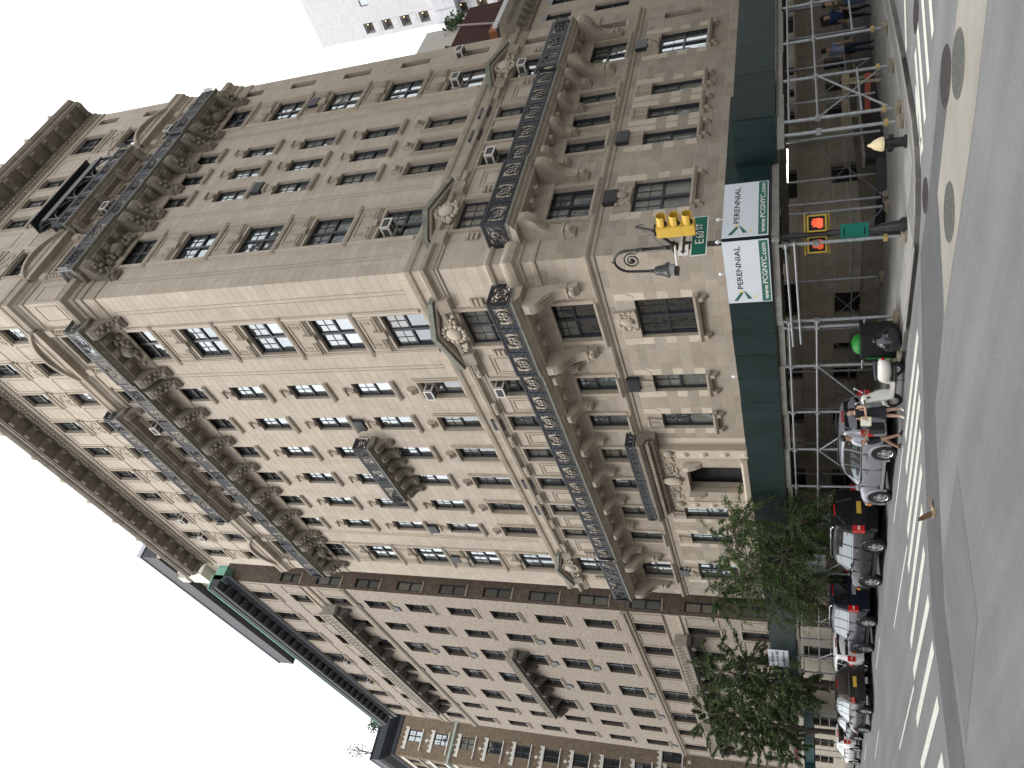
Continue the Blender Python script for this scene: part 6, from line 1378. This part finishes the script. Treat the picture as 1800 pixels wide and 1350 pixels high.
# ------------------------------------------------------------------ people
SKIN1 = mat('skin_light', (.52, .33, .25), .6, .05, 20); SKIN2 = mat('skin_tan', (.36, .21, .145), .6, .05, 20)
HAIRB = mat('hair_black', (.012, .010, .010), .5, .2, 30); HAIRN = mat('hair_brown', (.05, .03, .02), .5, .2, 30)
def fab(name, c): return mat(name, c, .9, .12, 12, .2, 60)
def person(label, loc, rz, H, J, cloth, hair, shoes, extra=None, sleeve=.45, long_tr=True, long_sl=False, group=None):
    """J: joint positions in units of height; x right, y forward (facing), z up"""
    t = thing('person', label, 'person', loc, rz, group)
    V = {k: Vector(v) * H for k, v in J.items()}; rad = {}
    verts = []; R_ = []; edges = []; tags = []; idx = {}
    def av(k, p, r): idx[k] = len(verts); verts.append(tuple(p)); R_.append(r); return idx[k]
    def ch(names): 
        for a, b in zip(names[:-1], names[1:]): edges.append((idx[a], idx[b]))
    h = H
    av('pel', V['pel'], (.088 * h, .065 * h)); av('waist', V['waist'], (.075 * h, .058 * h)); av('chest', V['chest'], (.092 * h, .066 * h)); av('neckb', V['neck'], (.045 * h, .042 * h))
    hd = V['head']; dirn = (hd - V['neck']).normalized(); av('neck', V['neck'] + dirn * .022 * h, (.031 * h,) * 2); av('jaw', V['neck'] + dirn * .062 * h + Vector(J.get('face', (0, 1, 0))) * h * .010, (.040 * h, .046 * h)); av('hd', V['neck'] + dirn * .105 * h, (.050 * h, .058 * h)); av('crown', V['neck'] + dirn * .142 * h, (.038 * h, .044 * h))
    ch(['pel', 'waist', 'chest', 'neckb', 'neck', 'jaw', 'hd', 'crown'])
    fdir = Vector(J.get('face', (0, 1, 0))).normalized(); av('nose', Vector(verts[idx['jaw']]) + dirn * .018 * h + fdir * .058 * h, (.009 * h,) * 2); edges.append((idx['jaw'], idx['nose']))
    for s in ('l', 'r'):
        av(s + 'hip', V[s + 'hip'], (.062 * h,) * 2); av(s + 'knee', V[s + 'knee'], (.036 * h, .038 * h)); av(s + 'ank', V[s + 'ank'], (.022 * h, .024 * h)); av(s + 'heel', V[s + 'ank'] + Vector((0, -.012, -.028)) * h, (.022 * h, .018 * h)); av(s + 'toe', V[s + 'ank'] + Vector((0, .085, -.031)) * h, (.024 * h, .014 * h))
        calf = V[s + 'knee'].lerp(V[s + 'ank'], .32); av(s + 'calf', calf + Vector((0, -.008, 0)) * h, (.034 * h, .036 * h)); th = V[s + 'hip'].lerp(V[s + 'knee'], .4); av(s + 'th', th, (.056 * h, .056 * h))
        edges += [(idx['pel'], idx[s + 'hip'])]; ch([s + 'hip', s + 'th', s + 'knee', s + 'calf', s + 'ank', s + 'toe']); edges.append((idx[s + 'ank'], idx[s + 'heel']))
        av(s + 'sho', V[s + 'sho'], (.042 * h,) * 2); av(s + 'elb', V[s + 'elb'], (.026 * h,) * 2); av(s + 'wri', V[s + 'wri'], (.017 * h, .019 * h)); up_ = V[s + 'sho'].lerp(V[s + 'elb'], .45); av(s + 'uarm', up_, (.032 * h,) * 2); fo = V[s + 'elb'].lerp(V[s + 'wri'], .3); av(s + 'fore', fo, (.026 * h,) * 2)
        hdir = (V[s + 'wri'] - V[s + 'elb']).normalized(); side = Vector((1 if s == 'l' else -1, 0, 0)); acr = hdir.cross(fdir); acr = acr.normalized() if acr.length > .1 else Vector((1, 0, 0))
        av(s + 'palm', V[s + 'wri'] + hdir * .042 * h, (.023 * h, .013 * h)); edges.append((idx['chest'], idx[s + 'sho'])); ch([s + 'sho', s + 'uarm', s + 'elb', s + 'fore', s + 'wri', s + 'palm'])
        pm = Vector(verts[idx[s + 'palm']]); curl = (fdir * .4 - Vector((0, 0, .25)))
        for k in range(4):
            o_ = acr * (k - 1.5) * .012 * h; L_ = (.034, .040, .038, .030)[k] * h; a = av('%sf%da' % (s, k), pm + hdir * .02 * h + o_, (.0062 * h,) * 2); b = av('%sf%db' % (s, k), pm + hdir * (.02 * h + L_ * .6) + o_ + curl * L_ * .3, (.0056 * h,) * 2); c = av('%sf%dc' % (s, k), pm + hdir * (.02 * h + L_ * .9) + o_ + curl * L_ * .8, (.0046 * h,) * 2); edges += [(idx[s + 'palm'], a), (a, b), (b, c)]
        a = av(s + 'tha', pm - hdir * .012 * h + acr * .026 * h, (.0075 * h,) * 2); b = av(s + 'thb', pm + hdir * .016 * h + acr * .034 * h + curl * .01 * h, (.0062 * h,) * 2); edges += [(idx[s + 'palm'], a), (a, b)]
    me = bpy.data.meshes.new('body'); me.from_pydata(verts, edges, [])
    bm = bmesh.new(); bm.from_mesh(me); ly = bm.verts.layers.skin.verify(); bm.verts.ensure_lookup_table()
    for v_, r_ in zip(bm.verts, R_): v_[ly].radius = r_; v_[ly].use_root = False
    bm.verts[idx['pel']][ly].use_root = True; bm.to_mesh(me); bm.free()
    o = bpy.data.objects.new('body', me); COL.objects.link(o); sk = o.modifiers.new('s', 'SKIN'); sk.use_smooth_shade = True; ss = o.modifiers.new('u', 'SUBSURF'); ss.levels = 1; ss.render_levels = 1
    dg = bpy.context.evaluated_depsgraph_get(); m2 = bpy.data.meshes.new_from_object(o.evaluated_get(dg)); bpy.data.objects.remove(o); m2.name = 'body'
    skin, top, bot = cloth; mats_ = [skin, top, bot, shoes]; m2.materials.clear()
    for M_ in mats_: m2.materials.append(M_)
    segs = []
    def sg(a, b, f): segs.append((Vector(verts[idx[a]]), Vector(verts[idx[b]]), f))
    sg('waist', 'chest', lambda u: 1); sg('chest', 'neckb', lambda u: 1 if u < .8 else 0); sg('neckb', 'crown', lambda u: 0); sg('pel', 'waist', lambda u: 2 if u < .35 else 1)
    for s in ('l', 'r'):
        sg('chest', s + 'sho', lambda u: 1); sg(s + 'sho', s + 'elb', lambda u: 1 if (u < sleeve * 2 or long_sl) else 0); sg(s + 'elb', s + 'wri', lambda u: 1 if (long_sl and u < .9) else 0); sg(s + 'wri', s + 'palm', lambda u: 0); sg('pel', s + 'hip', lambda u: 2); sg(s + 'hip', s + 'knee', lambda u: 2 if (long_tr or u < .75) else 0); sg(s + 'knee', s + 'ank', lambda u: (2 if long_tr else 0)); sg(s + 'heel', s + 'toe', lambda u: 3); sg(s + 'ank', s + 'toe', lambda u: 3)
    for p in m2.polygons:
        c = p.center; best = (1e9, 0)
        for a, b, f in segs:
            ab = b - a; u = max(0, min(1, (c - a).dot(ab) / max(1e-9, ab.length_squared))); d = (c - a - ab * u).length
            if d < best[0]: best = (d, f(u))
        p.material_index = best[1]
    m2.polygons.foreach_set('use_smooth', [True] * len(m2.polygons)); ob('body', m2, t)
    # face and hair
    hc = Vector(verts[idx['hd']]); rt = fdir.cross(dirn).normalized()
    e = MB()
    for sx in (-1, 1): e.ball(tuple(hc + fdir * .054 * h + rt * sx * .018 * h - dirn * .006 * h), (.006 * h, .006 * h, .0045 * h), 6, 4)
    e.build('eyes', HAIRB, t); e = MB(); e.ball(tuple(hc + fdir * .052 * h - dirn * .05 * h), (.014 * h, .008 * h, .004 * h), 6, 4); e.build('mouth', mat('lips', (.35, .12, .1), .6, 0), t)
    hm = MB(); style, hmat = hair
    hm.ball((0, 0, 0), (.056 * h, .062 * h, .056 * h), 14, 9); q = Vector((0, 0, 1)).rotation_difference(dirn)
    hm.v = [tuple(hc + dirn * .022 * h - fdir * (.016 if style != 'cap' else .006) * h + q @ Vector(p_)) for p_ in hm.v]
    if style == 'long':
        n0 = len(hm.v); hm.tube([tuple(hc - fdir * .04 * h), tuple(hc - fdir * .058 * h - dirn * .07 * h), tuple(hc - fdir * .06 * h - dirn * .15 * h), tuple(hc - fdir * .05 * h - dirn * .20 * h)], [.048 * h, .052 * h, .045 * h, .02 * h], 10)
    if style == 'cap': hm.ball(tuple(hc + fdir * .07 * h + dirn * .035 * h), (.05 * h, .05 * h, .008 * h), 10, 5)
    hm.build('hair' if style != 'cap' else 'cap', hmat, t, smooth=60)
    if extra: extra(t, H, V)
    return t
def walk(stride=.12, arms='swing', lean=0.0, bend=0.0):
    J = dict(pel=(0, 0, .53), waist=(0, .0 + lean * .08, .61), chest=(0, lean * .2, .73), neck=(0, lean * .3, .828), head=(0, lean * .36 + .01, .93), lhip=(.052, 0, .50), rhip=(-.052, 0, .50), lsho=(.108, lean * .25, .80), rsho=(-.108, lean * .25, .80), face=(0, 1, 0))
    J.update(lknee=(.055, stride * .55, .285), lank=(.05, stride, .042), rknee=(-.055, -stride * .1 + .03, .28), rank=(-.05, -stride, .05))
    J.update(lelb=(.145, -stride * .3, .64), lwri=(.14, stride * .1 + .05, .50), relb=(-.145, stride * .3, .64), rwri=(-.14, stride * .8, .515)); return J
# heading towards the right edge of the crossing, facing each other a little
JW = walk(.05); JW.update(lelb=(.15, .02, .66), lwri=(.06, .13, .68), relb=(-.15, .03, .65), rwri=(-.02, .14, .64), lknee=(.05, .04, .285), lank=(.055, .05, .042), rknee=(-.05, .02, .285), rank=(-.05, -.04, .042))
def dress(t, H, V):
    v = MB(); n = 20; prof = [(.088, .50, .075), (.098, .46, .085), (.112, .40, .10), (.128, .33, .115), (.132, .30, .12)]
    prof = [(.078, .60, .06), (.07, .64, .055)][::-1] + [(.09, .54, .075)] + prof[1:]
    vs = []
    for i, (rx, z, ry) in enumerate(prof):
        for k in range(n): a = 2 * math.pi * k / n; w_ = 1 + .05 * math.sin(5 * a) * (i / len(prof)); vs.append((rx * w_ * math.cos(a) * H, ry * w_ * math.sin(a) * H + .01 * H, z * H))
    m_ = len(prof); v.add(vs, [[i * n + k, i * n + (k + 1) % n, (i + 1) * n + (k + 1) % n, (i + 1) * n + k] for i in range(m_ - 1) for k in range(n)]); v.build('dress_skirt', fab('dress_black', (.013, .014, .018)), t, smooth=60)
person('woman in a sleeveless black dress and white shoes walking past the scooter', (-1.30, -6.68, RZ), R(200), 1.66, JW, (SKIN1, fab('dress_black', (.013, .014, .018)), fab('dress_black', (.013, .014, .018))), ('long', HAIRB), fab('shoe_white', (.68, .67, .62)), dress, .06, False)
fo = thing('folder', 'pale yellow folder held by the woman in black', 'folder', (-1.36, -6.98, .98), R(200)); v = MB(); v.box(-.16, .16, -.012, .012, -.20, .10); v.build('cover', mat('folder_yellow', (.55, .52, .22), .7, .05), fo); v = MB(); v.box(-.15, .15, .012, .016, -.19, .09); v.build('pages', WHITE, fo)
JM = walk(.16, lean=.12); JM.update(lelb=(.14, -.02, .65), lwri=(.10, .11, .60), relb=(-.14, -.04, .65), rwri=(-.11, .10, .59))
person('man in a white shirt, black shorts and dark cap walking beside the silver car', (-2.45, -6.92, RZ), R(-65), 1.74, JM, (SKIN2, fab('shirt_white', (.62, .63, .72)), fab('shorts_black', (.018, .018, .022))), ('cap', HAIRB), fab('sandal_black', (.02, .02, .02)), None, .42, False)
bg_ = thing('tote_bag', 'dark grey tote bag carried beside the man in the white shirt', 'bag', (-2.05, -6.72, RZ + .50), R(-65)); v = MB(); v.plate([(-.24, 0), (.24, 0), (.27, .42), (-.27, .42)], -.07, .07); v.build('bag_body', fab('bag_grey', (.035, .036, .04)), bg_); v = MB()
for sy in (-.06, .06): v.tube([(-.14, sy, .42), (-.10, sy, .62), (.10, sy, .62), (.14, sy, .42)], .012, 6)
v.build('strap', fab('bag_grey', (.035, .036, .04)), bg_)
GPP = 'pedestrians under the side street shed'
J1 = walk(.06, lean=.3); J1.update(lwri=(.14, .05, .47), rwri=(-.14, .06, .47))
person('person in a pale blue shirt and navy trousers with back turned under the shed', (3.35, 6.2, 0), R(10), 1.74, J1, (SKIN2, fab('shirt_blue_pale', (.20, .24, .36)), fab('trousers_navy', (.012, .014, .03))), ('short', HAIRB), fab('shoe_dark', (.015, .015, .015)), None, .4, True, False, GPP)
J2 = walk(.14, lean=.25); person('person in a blue polo shirt walking under the shed with arm bent', (3.6, 8.3, 0), R(190), 1.72, J2, (SKIN1, fab('polo_blue', (.05, .075, .20)), fab('trousers_black', (.012, .012, .016))), ('short', HAIRN), fab('shoe_dark', (.015, .015, .015)), None, .4, True, False, GPP)
J3 = walk(.10); J3.update(lelb=(.15, .04, .66), lwri=(.07, .14, .72)); person('person in an olive green jacket with a raised hand under the side street shed', (4.35, 7.7, 0), R(230), 1.68, J3, (SKIN1, fab('jacket_olive', (.075, .08, .05)), fab('jeans_blue', (.03, .05, .10))), ('short', HAIRN), fab('shoe_tan', (.30, .18, .1)), None, .5, True, True, GPP)
# ------------------------------------------------------------------ street trees
LEAF1 = mat('leaf_locust', (.050, .095, .028), .55, .25, 3, isl=.45, spec=.3); LEAF2 = mat('leaf_pear', (.070, .105, .045), .5, .25, 3, isl=.40, spec=.4); BARK = mat('bark', (.085, .070, .055), .95, .3, 8, .6, 25)
for M_ in (LEAF1, LEAF2):
    t_ = M_.node_tree; p_ = t_.nodes['Principled BSDF']; p_.inputs['Transmission Weight'].default_value = 0.0
    tr = N(t_, 'ShaderNodeBsdfTranslucent'); ms = N(t_, 'ShaderNodeMixShader'); ms.inputs[0].default_value = .2; tr.inputs[0].default_value = (.13, .20, .035, 1)
    t_.links.new(p_.outputs[0], ms.inputs[1]); t_.links.new(tr.outputs[0], ms.inputs[2]); t_.links.new(ms.outputs[0], t_.nodes['Material Output'].inputs[0])
def tree(label, base, H0, blobs, leafM, leaf, n_leaf, seed, droop, trunk_r=.13, fine=True, limbs=None):
    rt = random.Random(seed); t = thing('street_tree', label, 'tree', base, 0, 'street trees along the avenue'); W = MB(); Lf = MB()
    top = Vector((0, 0, H0)); W.tube([(0, 0, 0), (.03, .02, H0 * .35), (-.04, .03, H0 * .7), tuple(top)], [trunk_r * 1.3, trunk_r, trunk_r * .85, trunk_r * .7], 9)
    for bi, (c, r, dens) in enumerate(blobs):
        c = Vector(c); r = Vector(r)
        st_ = Vector((0, 0, H0 * rt.uniform(.6, 1.0))); mid = st_.lerp(c, .55) + Vector((rt.uniform(-.3, .3), rt.uniform(-.2, .2), rt.uniform(.1, .5))); W.tube([tuple(st_), tuple(mid), tuple(c)], [trunk_r * .5, trunk_r * .28, trunk_r * .12], 6)
        ns = int(36 * dens)
        for k in range(ns):
            d = Vector((rt.gauss(0, 1), rt.gauss(0, 1), rt.gauss(0, 1))).normalized(); rr = rt.random() ** .5; e = c + Vector((d.x * r.x, d.y * r.y, d.z * r.z)) * rr
            s0 = c + (e - c) * rt.uniform(.0, .5); dv = (e - s0); dv = dv.normalized() if dv.length > .01 else d; dv = (dv + Vector((0, 0, -droop * rt.random()))).normalized(); ln = rt.uniform(.5, 1.1)
            p0 = e; p2 = e + dv * ln + Vector((0, 0, -droop * .35 * ln)); p1 = p0.lerp(p2, .5) + Vector((0, 0, .06)); W.tube([tuple(s0), tuple(p0), tuple(p1), tuple(p2)], [.016, .011, .008, .003], 3, caps=False)
            nl = max(4, int(n_leaf / (ns * len(blobs)) * rt.uniform(.6, 1.4)))
            for j in range(nl):
                u = rt.random(); q = (p0.lerp(p1, u * 2) if u < .5 else p1.lerp(p2, u * 2 - 1)); sd = Vector((rt.gauss(0, 1), rt.gauss(0, 1), rt.gauss(0, .5))).normalized(); q = q + sd * rt.uniform(.02, .15)
                a = (sd + Vector((0, 0, -.3))).normalized() * leaf * rt.uniform(.7, 1.3); b = a.cross(Vector((rt.gauss(0, .5), rt.gauss(0, .5), 1)).normalized()); b = (b.normalized() if b.length > 1e-4 else Vector((1, 0, 0))) * leaf * rt.uniform(.25, .42)
                Lf.add([tuple(q - a * .5), tuple(q + b), tuple(q + a * .6), tuple(q - b)], [(0, 1, 2, 3)])
    W.build('trunk', BARK, t, smooth=60); Lf.build('crown', leafM, t)
    return t
# first tree: feathery honey locust spreading over the shed front
tree('feathery honey locust with drooping bright green sprays in front of the green shed', (-13.6, -4.9, 0), 3.9, [((3.6, -.6, 5.0), (1.5, 1.0, 1.0), .9), ((1.6, -.4, 5.6), (1.5, 1.1, 1.1), .9), ((-.2, -.3, 5.2), (1.5, 1.1, 1.3), 1.1), ((-2.4, -.2, 5.6), (1.5, 1.0, 1.4), 1.3), ((-4.3, 0, 5.6), (1.3, .9, 1.2), 1.1), ((.8, -.7, 3.6), (1.9, .8, .7), .9), ((3.6, -.4, 3.0), (1.4, .6, .9), 1.0), ((-2.6, -.6, 3.8), (1.7, .8, 1.0), 1.2), ((-5.0, -.4, 4.0), (1.4, .8, 1.1), 1.2), ((1.6, -.2, 2.7), (1.5, .7, .8), 1.0), ((-3.6, -.2, 2.4), (1.8, .7, .7), .9), ((-4.5, -.3, 6.6), (1.0, .8, .7), .7)], LEAF1, .08, 52000, 4, .9, .12)
tree('bushy light green street tree rising beside the end of the shed', (-29.5, -4.9, 0), 3.6, [((.6, 0, 7.8), (2.2, 1.5, 1.3), 1.2), ((-1.6, 0, 6.6), (2.0, 1.5, 1.4), 1.3), ((1.8, 0, 6.2), (1.8, 1.3, 1.2), 1.1), ((-.2, -.3, 5.2), (2.2, 1.3, 1.1), 1.2), ((-2.6, 0, 4.9), (1.8, 1.3, 1.2), 1.2), ((2.3, -.2, 4.0), (1.3, 1.0, .9), .8), ((.2, -.3, 3.2), (1.4, .9, .7), .7), ((-1.9, -.2, 3.6), (1.5, .9, .8), .9)], LEAF2, .105, 60000, 9, .15, .15)
tree('larger street tree with a dark bent trunk standing behind the cars', (-38.2, -4.9, 0), 3.4, [((.6, 0, 9.2), (2.2, 1.6, 1.2), 1.1), ((-2.2, 0, 8.2), (2.4, 1.7, 1.4), 1.2), ((2.4, 0, 7.4), (2.0, 1.5, 1.3), 1.2), ((-.2, -.2, 6.6), (2.6, 1.6, 1.3), 1.3), ((-3.4, 0, 6.3), (2.2, 1.6, 1.3), 1.2), ((2.4, -.2, 5.3), (1.8, 1.3, 1.1), 1.0), ((-.8, -.2, 5.0), (2.2, 1.4, 1.0), 1.1), ((-4.2, 0, 4.6), (1.9, 1.4, 1.1), 1.1)], LEAF2, .115, 66000, 12, .15, .19)
